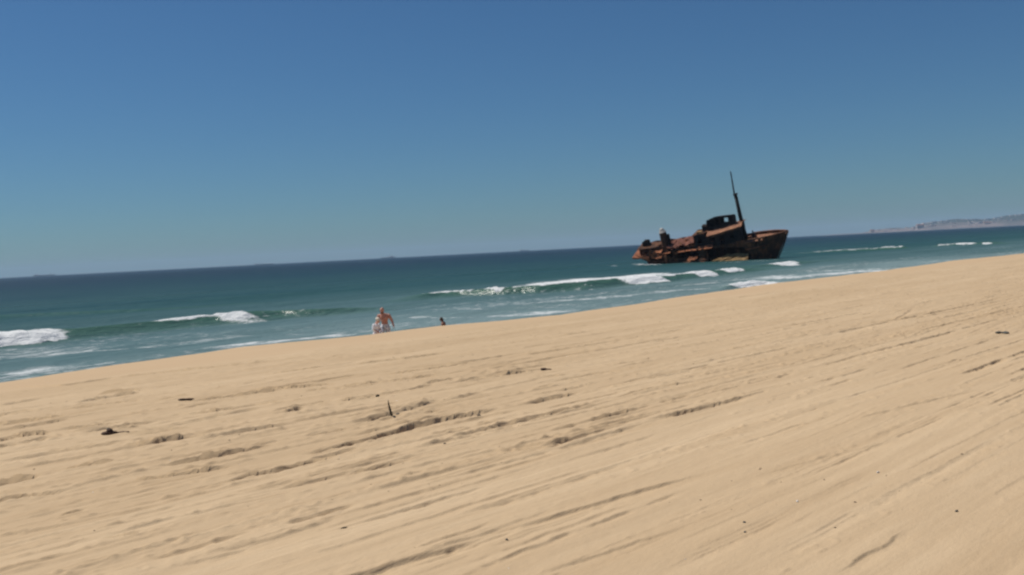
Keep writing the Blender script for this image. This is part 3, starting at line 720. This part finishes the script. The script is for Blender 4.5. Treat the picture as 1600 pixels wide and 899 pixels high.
# ------------------------------------------------------------------ headland and town
hx = np.linspace(1850, 9500, 420); hy = np.linspace(5750, 8200, 30)
HX, HY = np.meshgrid(hx, hy, indexing='ij')
pxc = HX / HY * F_PX + 800
top_px = np.interp(pxc, [1280, 1300, 1355, 1362, 1375, 1425, 1440, 1448, 1500, 1530, 1545, 1570, 1600, 1700, 2000, 3300], [0, 1.2, 1.6, 4, 6.0, 6.5, 8.5, 13, 16.5, 15.5, 13.5, 17.5, 19, 21, 18, 12])
prof = sst(5750, 5900, HY) * (.5 + .5 * sst(5900, 6300, HY)) * (1 - .6 * sst(7000, 8200, HY))
HZ = .86 * top_px * HY / F_PX * prof * (1 + .16 * fbm(HX / 200, HY / 200, 2, 501)) - 1.5 + 1.2 * fbm(HX / 60, HY / 60, 2, 503) * prof
M_LAND = mat('headland_ground', rough=.95, spec=.1); n = N(M_LAND)
v = n.noise(n.coord((.006, .006, .03)), 1, 5, .6)
sx = n.n('ShaderNodeSeparateXYZ'); n.l(n.coord(), sx.inputs[0])
low = n.mr(n.math('ADD', sx.outputs['Z'], n.math('MULTIPLY', v, 40)), 36, 62)
n.l(n.mix(low, n.mix(n.mr(v, .4, .6), (.20, .165, .16), (.13, .125, .125)), (.050, .065, .062)), n.b.inputs['Base Color'])
tag(link('headland', grid_mesh('headland', HX, HY, HZ), None, M_LAND), 'low hazy headland on the horizon to the right', kind='structure')
def head_z(x, y):
    i = min(max(int((x - 1850) / 7650 * 419), 0), 419); j = min(max(int((y - 5750) / 2450 * 29), 0), 29)
    return float(HZ[i, j])
M_TOWN = cloth('pale_town_walls', (.34, .28, .27), (.62, .54, .52), .004)
bm = bmesh.new()
for k in range(260):
    px = random.choice((random.uniform(1365, 1620), random.uniform(1430, 1560), random.uniform(1600, 2100)))
    y = random.uniform(5850, 6500); x = (px - 800) / F_PX * y
    z = head_z(x, y); a = random.uniform(8, 26); h = random.uniform(3, 6)
    add_box(bm, (x - a / 2, y - 7, z - 4), (x + a / 2, y + 7, z + h))
tag(bm_obj('distant_town', bm, M_TOWN), 'pale houses spread over the far headland', 'town', kind='stuff')
def house(px, y, wd, h, label):
    x = (px - 800) / F_PX * y; z = head_z(x, y)
    e = empty('distant_building', Matrix.Translation((x, y, z)), label, 'building')
    bm = bmesh.new(); add_box(bm, (-wd / 2, -8, -5), (wd / 2, 8, h)); bm_obj('wall', bm, M_GUANO, e)
    bm = bmesh.new()
    vs = [bm.verts.new(p) for p in ((-wd / 2 - 1, -9, h), (wd / 2 + 1, -9, h), (wd / 2 + 1, 9, h), (-wd / 2 - 1, 9, h), (-wd / 2, 0, h + 4), (wd / 2, 0, h + 4))]
    for f in ((0, 1, 5, 4), (2, 3, 4, 5), (1, 2, 5), (3, 0, 4), (0, 3, 2, 1)): bm.faces.new([vs[i] for i in f])
    bm_obj('roof', bm, M_DECK, e)
house(1441, 5900, 42, 24, 'largest pale building at the foot of the far headland where the land steps up')
house(1366, 5880, 22, 12, 'small pale building at the left tip of the far headland')
house(1546, 5900, 40, 15, 'wide pale building low on the far headland shore near the right edge')

# ------------------------------------------------------------------ ships on the horizon
def far_ship(px, py_h, length, hgt, sup, at_, mast, label):
    P = at_depth(px, py_h, 6400); P.z = 0
    e = empty('distant_ship', Matrix.Translation(P) @ Matrix.Rotation(R(random.uniform(-12, 12)), 4, 'Z'), label, 'ship', 'ships on the horizon')
    bm = bmesh.new(); L = length / 2
    sec = [(-L, .8, 0), (-L * .92, 1, 0), (L * .8, 1, 0), (L, .1, 0)]
    rings = []
    for x, b, _ in sec:
        rings.append([bm.verts.new((x * (.96 if z < 0 else 1), y, z)) for y, z in ((-12 * b, hgt), (-10 * b, -2), (10 * b, -2), (12 * b, hgt))])
    for r0, r1 in zip(rings, rings[1:]):
        for k in range(4): bm.faces.new((r0[k], r0[(k + 1) % 4], r1[(k + 1) % 4], r1[k]))
    bm.faces.new(rings[0]); bm.faces.new(rings[-1][::-1])
    bm_obj('hull', bm, M_STEEL, e)
    if sup:
        bm = bmesh.new(); add_box(bm, (at_ * L - 9, -9, hgt), (at_ * L + 9, 9, hgt + sup)); add_box(bm, (at_ * L - 6, -7, hgt + sup), (at_ * L + 5, 7, hgt + sup + 2.5))
        bm_obj('superstructure', bm, M_SUPER, e)
    if mast:
        bm = bmesh.new(); add_tube(bm, [(mast[0] * L, 0, hgt), (mast[0] * L, 0, hgt + mast[1])], [1.6, .9], 6); bm_obj('mast', bm, M_STEEL, e)
far_ship(70, 430, 150, 7, 3, -.75, (.55, 11), 'long low ship with a mast on the horizon at the far left')
far_ship(413, 412, 130, 5, 2, -.8, None, 'faint low ship on the horizon between the far left ship and the pair of bathers')
far_ship(607, 402, 95, 6, 6, .45, None, 'ship with a pale block near one end on the horizon above the bare chested man')
far_ship(820, 390.5, 60, 5, 3, -.7, None, 'tiny low ship on the horizon left of the wreck')

# ------------------------------------------------------------------ people
def remesh(name, bm, mat_, parent, vox=.008, smooth=4):
    me = bpy.data.meshes.new(name); bm.to_mesh(me); bm.free()
    o = bpy.data.objects.new(name, me); COL.objects.link(o)
    m = o.modifiers.new('r', 'REMESH'); m.mode = 'VOXEL'; m.voxel_size = vox; m.use_smooth_shade = True
    s = o.modifiers.new('s', 'SMOOTH'); s.iterations = smooth; s.factor = .5
    dg = bpy.context.evaluated_depsgraph_get(); dg.update()
    nm = bpy.data.meshes.new_from_object(o.evaluated_get(dg))
    bpy.data.objects.remove(o); bpy.data.meshes.remove(me); nm.name = name
    nm.materials.clear(); nm.materials.append(mat_)
    nm.polygons.foreach_set('use_smooth', np.ones(len(nm.polygons), bool))
    o = bpy.data.objects.new(name, nm); COL.objects.link(o); o.parent = parent
    return o
def hand(bm, wrist, d, palm, sc=1.0, curl=.5, thumb=1):
    d = Vector(d).normalized(); palm = Vector(palm); palm = (palm - d * palm.dot(d)).normalized(); side = d.cross(palm) * thumb
    wrist = Vector(wrist)
    q = Matrix((side, palm, d)).transposed()
    add_ell(bm, wrist + d * .045 * sc, (.040 * sc, .017 * sc, .052 * sc), q, 12, 8)
    for k, (off, ln) in enumerate(((.028, .070), (.010, .078), (-.009, .074), (-.026, .058))):
        a = wrist + d * .085 * sc + side * off * sc; dd = (d + side * off * 2).normalized()
        c1 = (dd + palm * curl * (.5 + .08 * k)).normalized(); c2 = (dd * (1 - curl * .6) + palm * curl * 1.6).normalized()
        b = a + c1 * ln * .5 * sc; c = b + c2 * ln * .5 * sc
        add_tube(bm, [a - d * .02 * sc, a, b, c], [.0098 * sc, .0095 * sc, .0088 * sc, .0078 * sc], 8, True)
    a = wrist + d * .03 * sc + side * .030 * sc
    b = a + (d * .5 + side * .8 + palm * .2).normalized() * .035 * sc; c = b + (d * .9 + side * .25 + palm * .4).normalized() * .032 * sc
    add_tube(bm, [a, b, c], [.013 * sc, .011 * sc, .009 * sc], 8, True)
def limb(bm, pts, rads): 
    for i in range(len(pts) - 1): add_tube(bm, [pts[i], pts[i + 1]], [rads[i], rads[i + 1]], 12, True)
def headp(bm, c, sc=1.0, rot=Matrix.Identity(3)):
    """head looking along -y of rot"""
    c = Vector(c)
    P = lambda x, y, z: c + rot @ Vector((x, y, z)) * sc
    add_ell(bm, P(0, .01, .03), (.076 * sc, .098 * sc, .090 * sc), rot)
    add_ell(bm, P(0, -.022, -.035), (.060 * sc, .070 * sc, .085 * sc), rot)
    add_ell(bm, P(0, -.060, -.098), (.028 * sc, .026 * sc, .024 * sc), rot)
    limb(bm, [P(0, -.088, .018), P(0, -.112, -.028)], [.010 * sc, .016 * sc])
    add_ell(bm, P(0, -.078, .030), (.050 * sc, .018 * sc, .012 * sc), rot)
    for s in (-1, 1): add_ell(bm, P(s * .080, .005, -.012), (.012 * sc, .024 * sc, .034 * sc), rot)
def face_bits(par, c, sc, rot=Matrix.Identity(3)):
    c = Vector(c); P = lambda x, y, z: c + rot @ Vector((x, y, z)) * sc
    for s in (-1, 1):
        bm = bmesh.new(); add_ell(bm, P(s * .030, -.086, .010), (.013 * sc, .010 * sc, .008 * sc), rot, 10, 7); bm_obj('eye', bm, M_EYE, par, True)
    bm = bmesh.new(); add_ell(bm, P(0, -.094, -.062), (.026 * sc, .010 * sc, .009 * sc), rot, 12, 7); bm_obj('mouth', bm, M_LIP, par, True)

def figure_root(px, depth, label, sink=0.0, rz=0.0):
    P = at_depth(px, 470, depth); k = depth / P.y
    x, y = P.x * k, depth
    # slide along the ray's plan direction only
    z = float(base_z(np.array([to_st(x, y)[0]]), np.array([to_st(x, y)[1]]))[0])
    return empty('person', Matrix.Translation((x, y, z - sink)) @ Matrix.Rotation(rz, 4, 'Z'), label, 'person')

# the man
D = 44.0
man = figure_root(598.5, D, 'bare chested man with a beard and pale patterned shorts walking up from the sea')
bm = bmesh.new()
hd = Matrix.Rotation(R(18), 3, 'X') @ Matrix.Rotation(R(-14), 3, 'Z')
hc = Vector((-.05, -.20, 1.645))
headp(bm, hc, 1.02, hd)
limb(bm, [(-.03, -.08, 1.45), (-.045, -.15, 1.56)], [.070, .062])
# trunk
add_ell(bm, (.02, .03, .96), (.165, .115, .13)); add_ell(bm, (.015, .01, 1.10), (.150, .110, .16))
add_ell(bm, (.0, -.03, 1.27), (.195, .130, .17)); add_ell(bm, (-.01, -.055, 1.385), (.205, .11, .09))
for s in (-1, 1): add_ell(bm, (s * .082, -.135, 1.32), (.085, .040, .065))
limb(bm, [(-.16, -.04, 1.43), (-.03, -.075, 1.475), (.14, -.04, 1.43)], [.062, .060, .062])
# right arm (image left) reaching to the child
limb(bm, [(-.22, -.05, 1.405), (-.29, -.13, 1.17), (-.36, -.22, 1.06)], [.074, .054, .036]); add_ell(bm, (-.205, -.05, 1.405), (.070, .068, .072))
hand(bm, (-.36, -.22, 1.06), (-.6, -.4, -.3), (.1, .2, -1), 1, .45, 1)
# left arm swinging out
limb(bm, [(.225, -.04, 1.405), (.345, .01, 1.15), (.415, -.08, .93)], [.078, .056, .038]); add_ell(bm, (.205, -.04, 1.405), (.072, .070, .074))
hand(bm, (.415, -.08, .93), (.12, -.2, -1), (-1, -.2, 0), 1, .6, -1)
# legs
limb(bm, [(-.09, .03, .90), (-.12, -.13, .50), (-.12, -.04, .10)], [.095, .060, .040]); limb(bm, [(-.12, -.10, .36), (-.12, -.03, .30)], [.058, .055])
limb(bm, [(.12, .03, .90), (.16, .08, .49), (.17, .28, .14)], [.095, .060, .040])
limb(bm, [(-.12, .01, .07), (-.12, -.10, .04), (-.12, -.17, .025)], [.038, .036, .024]); limb(bm, [(.17, .31, .10), (.17, .24, .04), (.17, .17, .02)], [.036, .034, .024])
body = remesh('body', bm, M_SKIN, man, .0085, 5)
face_bits(man, hc, 1.02, hd)
bm = bmesh.new()
P = lambda x, y, z: hc + hd @ Vector((x, y, z)) * 1.02
add_ell(bm, P(0, -.060, -.105), (.056, .050, .042), hd); add_ell(bm, P(-.050, -.03, -.075), (.018, .040, .045), hd); add_ell(bm, P(.050, -.03, -.075), (.018, .040, .045), hd)
remesh('beard', bm, M_BEARD, man, .007, 2)
bm = bmesh.new()
add_ell(bm, P(0, .055, .035), (.076, .066, .075), hd)
remesh('hair', bm, M_BEARD, man, .007, 2)
bm = bmesh.new()
add_ell(bm, (.02, .03, .93), (.182, .135, .115)); limb(bm, [(-.085, .03, .88), (-.125, -.11, .56)], [.125, .110]); limb(bm, [(.12, .03, .88), (.165, .07, .55)], [.125, .110])
remesh('shorts', bm, M_SHORT, man, .011, 3)
bm = bmesh.new(); add_tube(bm, [(.02, .03, .985), (.02, .028, 1.02)], [.168, .163], 24)
bmesh.ops.scale(bm, verts=bm.verts, vec=(1, .78, 1)); wb_ = bm_obj('waistband', bm, M_WHITE, man, True)

# the child
kid = figure_root(585.5, 43.6, 'child in cream cap and white shirt walking at the side of the bare chested man', 0, R(42))
bm = bmesh.new(); kc = Vector((.03, -.11, 1.235)); kh = Matrix.Rotation(R(26), 3, 'X') @ Matrix.Rotation(R(24), 3, 'Z')
headp(bm, kc, .93, kh)
limb(bm, [(.0, -.03, 1.07), (.02, -.07, 1.16)], [.050, .045])
add_ell(bm, (0, .02, .72), (.125, .09, .10)); add_ell(bm, (0, .01, .86), (.115, .085, .13)); add_ell(bm, (0, -.01, .99), (.13, .085, .11))
limb(bm, [(-.13, .0, 1.04), (-.14, .0, .86), (-.06, -.16, .76)], [.045, .034, .024]); hand(bm, (-.06, -.16, .76), (.5, -.5, -.4), (.3, .5, -.3), .8, .8, 1)
limb(bm, [(.135, -.01, 1.04), (.145, -.08, .85), (.09, -.20, .72)], [.046, .036, .026]); hand(bm, (.09, -.20, .72), (-.3, -.4, -.7), (-.6, .3, -.2), .8, .8, -1)
limb(bm, [(-.07, .02, .70), (-.08, -.08, .38), (-.08, .0, .08)], [.072, .046, .032]); limb(bm, [(.07, .02, .70), (.09, .04, .38), (.09, .16, .09)], [.072, .046, .032])
limb(bm, [(-.08, .02, .05), (-.08, -.10, .025)], [.03, .022]); limb(bm, [(.09, .18, .06), (.09, .07, .022)], [.03, .022])
remesh('body', bm, M_SKINC, kid, .008, 4)
face_bits(kid, kc, .93, kh)
bm = bmesh.new(); add_ell(bm, (0, .02, .80), (.158, .125, .13)); add_ell(bm, (0, 0, .96), (.165, .125, .14))
limb(bm, [(-.12, 0, 1.035), (-.145, .0, .86)], [.070, .066]); limb(bm, [(.12, -.01, 1.035), (.14, -.05, .92)], [.060, .058])
remesh('shirt', bm, M_WHITE, kid, .010, 3)
bm = bmesh.new(); add_ell(bm, (0, .02, .69), (.150, .118, .09)); limb(bm, [(-.07, .02, .66), (-.08, -.07, .42)], [.098, .092]); limb(bm, [(.07, .02, .66), (.09, .03, .42)], [.092, .086])
remesh('shorts', bm, M_PINKW, kid, .010, 3)
bm = bmesh.new()
P = lambda x, y, z: kc + kh @ Vector((x, y, z)) * .93
add_ell(bm, P(0, .015, .055), (.090, .110, .080), kh); add_ell(bm, P(0, -.105, .050), (.068, .065, .010), kh)
remesh('cap', bm, M_CAP, kid, .008, 2)
bag = empty('cloth_bag', kid.matrix_world @ Matrix.Translation((.0, -.30, .48)), 'small dark bag held low in the hands of the child', 'bag')
bm = bmesh.new(); add_ell(bm, (0, 0, .08), (.085, .05, .09)); add_ell(bm, (.01, 0, .03), (.095, .06, .06))
remesh('pouch', bm, M_BAG, bag, .01, 2)
bm = bmesh.new(); add_tube(bm, [(-.05, 0, .14), (-.04, .03, .21), (.03, .04, .215), (.05, 0, .14)], [.008] * 4, 6); bm_obj('handle', bm, M_BAG, bag)

# crouching figure, in profile facing left
sit = figure_root(688.5, 52.0, 'dark tanned person crouching alone in the shallows at the water edge facing left', sink=-.13)
sit.scale = (.98, .98, .98)
bm = bmesh.new()
hc = Vector((-.03, -.01, .925)); hr = Matrix.Rotation(R(-80), 3, 'Z') @ Matrix.Rotation(R(12), 3, 'X')
headp(bm, hc, .76, hr)
limb(bm, [(.05, 0, .78), (.0, -.01, .87)], [.070, .055])
add_ell(bm, (.12, 0, .32), (.13, .16, .12)); add_ell(bm, (.11, 0, .48), (.115, .14, .16)); add_ell(bm, (.07, 0, .67), (.115, .175, .16))
for s_ in (-1, 1):
    limb(bm, [(.08, s_ * .09, .30), (-.27, s_ * .13, .43), (-.03, s_ * .13, .07)], [.085, .056, .036]); limb(bm, [(.0, s_ * .13, .04), (-.14, s_ * .14, .025)], [.036, .024])
    limb(bm, [(.07, s_ * .17, .72), (-.03, s_ * .20, .52), (-.24, s_ * .14, .47)], [.052, .040, .028]); hand(bm, (-.24, s_ * .14, .47), (-.9, -s_ * .5, -.3), (0, -s_ * .3, -1), .9, .6, s_)
remesh('body', bm, M_SKIND, sit, .008, 4)
face_bits(sit, hc, .76, hr)
bm = bmesh.new(); P = lambda x, y, z: hc + hr @ Vector((x, y, z)) * .76
add_ell(bm, P(0, .035, .040), (.080, .088, .082), hr); add_ell(bm, P(0, .085, -.04), (.060, .050, .10), hr)
remesh('hair', bm, M_HAIR, sit, .008, 2)
bm = bmesh.new(); add_ell(bm, (.12, 0, .33), (.14, .175, .13)); add_ell(bm, (.11, 0, .48), (.125, .152, .16)); add_ell(bm, (.08, 0, .66), (.125, .178, .145))
remesh('swimsuit', bm, M_RED, sit, .010, 3)

# ------------------------------------------------------------------ things lying on the sand
def sand_point(px, py):
    z = 2.2
    for _ in range(12):
        P = on_z(px, py, z); z = ground(P.x, P.y)
    return Vector((P.x, P.y, z))
def lump(name, px, py, pieces, mat_, label, cat, sc=1.0, seed=0, parts='clump'):
    rnd = random.Random(seed); P = sand_point(px, py)
    e = empty(name, Matrix.Translation(P), label, cat)
    for (dx, dy, dz, rx, ry, rz, rot) in pieces:
        bm = bmesh.new(); bmesh.ops.create_icosphere(bm, subdivisions=3, radius=1)
        for v in bm.verts:
            k = 1 + .5 * float(fbm(v.co.x * 1.7 + seed, v.co.y * 1.7 + v.co.z, 3, 600 + seed))
            v.co = Vector((v.co.x * rx * k, v.co.y * ry * k, v.co.z * rz * k))
        bmesh.ops.transform(bm, matrix=Matrix.Translation((dx, dy, dz)) @ Matrix.Rotation(rot, 4, 'Z'), verts=bm.verts)
        bm_obj(parts, bm, mat_, e, True)
    return e
P = sand_point(612, 650)
e = empty('driftwood_stick', Matrix.Translation(P) @ Matrix.Scale(1.18, 4), 'dark pointed stick standing upright in the tracked sand', 'stick')
bm = bmesh.new(); add_tube(bm, [(0.004, 0, -.06), (0, 0, 0), (-.012, .01, .05), (-.022, .01, .10), (-.026, .012, .145)], [.011, .0125, .0105, .0075, .003], 8); bm_obj('shaft', bm, M_WOOD, e, True)
bm = bmesh.new(); add_tube(bm, [(0.002, -.004, .02), (.010, -.012, .034)], [.006, .004], 6, True); bm_obj('knot', bm, M_WOOD, e)
lump('pebble', 621.5, 649, [(0, 0, .008, .017, .013, .014, .2)], M_STONE, 'small dark stone immediately right of the upright stick', 'stone', seed=1, parts='stone')
lump('seaweed_clump', 172, 679, [(0, 0, .012, .09, .035, .028, .1), (.12, .03, .008, .09, .016, .014, .25), (.0, .0, .035, .035, .03, .03, .4)], M_WEED, 'largest dark seaweed clump with a trailing strand left of centre', 'seaweed', seed=2)
lump('pebble', 168.5, 669, [(0, 0, .012, .018, .016, .022, .2)], M_STONE, 'dark pebble just above the largest seaweed clump', 'stone', seed=3, parts='stone')
lump('seaweed_strand', 291, 626, [(-.05, 0, .012, .06, .02, .02, .15), (.05, -.01, .016, .065, .018, .018, -.25)], M_WEED, 'short arched dark seaweed strand near the upper edge of the tracks on the left', 'seaweed', seed=4)
lump('driftwood_lump', 590, 619, [(0, 0, .02, .022, .02, .030, .1), (-.03, 0, .006, .025, .014, .012, .1)], M_WOOD, 'dark wooden lump above and left of the upright stick', 'driftwood', seed=5)
lump('driftwood_lump', 850, 579, [(0, 0, .012, .05, .03, .022, .1), (.06, -.01, .008, .05, .02, .014, .2)], M_WEED, 'dark flat lump at the end of a short rut near the middle of the beach', 'driftwood', seed=6)
lump('driftwood_lump', 1560, 521, [(0, 0, .015, .05, .03, .02, .1)], M_STONE, 'left one of two dark lumps side by side on smooth sand at far right', 'driftwood', seed=7)
lump('driftwood_lump', 1570.5, 521.5, [(0, 0, .015, .055, .03, .022, -.4)], M_STONE, 'right one of two dark lumps side by side on smooth sand at far right', 'driftwood', seed=8)
lump('pebble', 1495, 800, [(0, 0, .004, .009, .007, .008, .2)], M_STONE, 'dark pebble alone on the smooth sand at lower right', 'stone', seed=9, parts='stone')
lump('pebble', 1163, 817, [(0, 0, .003, .009, .006, .006, .2)], M_STONE, 'grey pebble in the lower right centre above a similar one', 'stone', seed=10, parts='stone')
lump('pebble', 1164, 832, [(0, 0, .003, .008, .006, .005, .4)], M_STONE, 'grey pebble in the lower right centre just below a similar one', 'stone', seed=11, parts='stone')
lump('pebble', 695, 694, [(0, 0, .004, .010, .008, .008, .2)], M_STONE, 'dark pebble on smooth sand below the long ragged rut', 'stone', seed=12, parts='stone')
lump('pebble', 748, 650, [(0, 0, .006, .017, .010, .010, .2)], M_STONE, 'blue grey pebble at the right end of the long ragged rut', 'stone', seed=13, parts='stone')
lump('pebble', 792, 844, [(0, 0, .003, .008, .006, .006, .2)], M_STONE, 'dark pebble at the upper end of the widest foreground rut', 'stone', seed=14, parts='stone')
lump('shell', 1372, 739, [(0, 0, .004, .011, .007, .006, .5)], M_SHELL, 'white shell right of the picture centre on smooth sand', 'shell', seed=15, parts='shell_half')
lump('shell', 1246, 784, [(0, 0, .003, .008, .006, .006, .5)], M_SHELL, 'white shell nearer the camera than the other one', 'shell', seed=16, parts='shell_half')
P = sand_point(537, 824)
e = empty('twig', Matrix.Translation(P) @ Matrix.Rotation(R(35), 4, 'Z'), 'thin dark twig lying flat in the foreground left of the widest rut', 'twig')
bm = bmesh.new(); add_tube(bm, [(-.022, 0, .004), (0, .002, .008), (.024, 0, .005)], [.0025, .003, .002], 6); bm_obj('stem', bm, M_WOOD, e)

# countless crumbs of weed and shell
def specks(name, mat_, count, label, seed, lo, hi, near):
    rnd = random.Random(seed); bm = bmesh.new(); pts = []
    while len(pts) < count:
        t = rnd.uniform(2.5, 16.8); s = rnd.uniform(-4, 48)
        x, y = to_xy(s, t)
        if y < 3 or abs(x / y) > .62: continue
        if float(vn(np.array(s / 2.5), np.array(t / .5), 701 + seed)) < near: continue
        pts.append((x, y))
    A = np.array(pts); zz = sand_z(A[:, 0].copy(), A[:, 1].copy())
    for (x, y), z in zip(pts, zz):
        r = rnd.uniform(lo, hi) * (1 + math.hypot(x, y) / 22); a = rnd.uniform(0, 6.28)
        vs = [bm.verts.new((x + math.cos(a + k * 1.57) * r * (1.6 if k % 2 else .7), y + math.sin(a + k * 1.57) * r * (1.6 if k % 2 else .7), z + rnd.uniform(0, r * .4))) for k in range(4)]
        tp = bm.verts.new((x, y, z + r * .9))
        for k in range(4): bm.faces.new((vs[k], vs[(k + 1) % 4], tp))
    tag(bm_obj(name, bm, mat_), label, 'beach litter', kind='stuff')
specks('seaweed_crumbs', M_WEED, 850, 'dark crumbs of seaweed and twig scattered over the tracked sand', 3, .002, .006, .52)
specks('shell_crumbs', M_SHELL, 120, 'pale shell fragments scattered over the sand', 5, .002, .004, .3)

# ------------------------------------------------------------------ air
M_HAZE = bpy.data.materials.new('haze_air'); M_HAZE.use_nodes = True
t_ = M_HAZE.node_tree; t_.nodes.clear()
ov = t_.nodes.new('ShaderNodeOutputMaterial'); pv = t_.nodes.new('ShaderNodeVolumePrincipled')
pv.inputs['Color'].default_value = (.52, .74, 1.0, 1); pv.inputs['Density'].default_value = 6.6e-5; pv.inputs['Anisotropy'].default_value = .0
t_.links.new(pv.outputs[0], ov.inputs['Volume'])
bm = bmesh.new(); add_box(bm, (-15000, -15000, -6), (15000, 15000, 140))
tag(bm_obj('haze', bm, M_HAZE), 'thin sea haze over the water', kind='stuff')
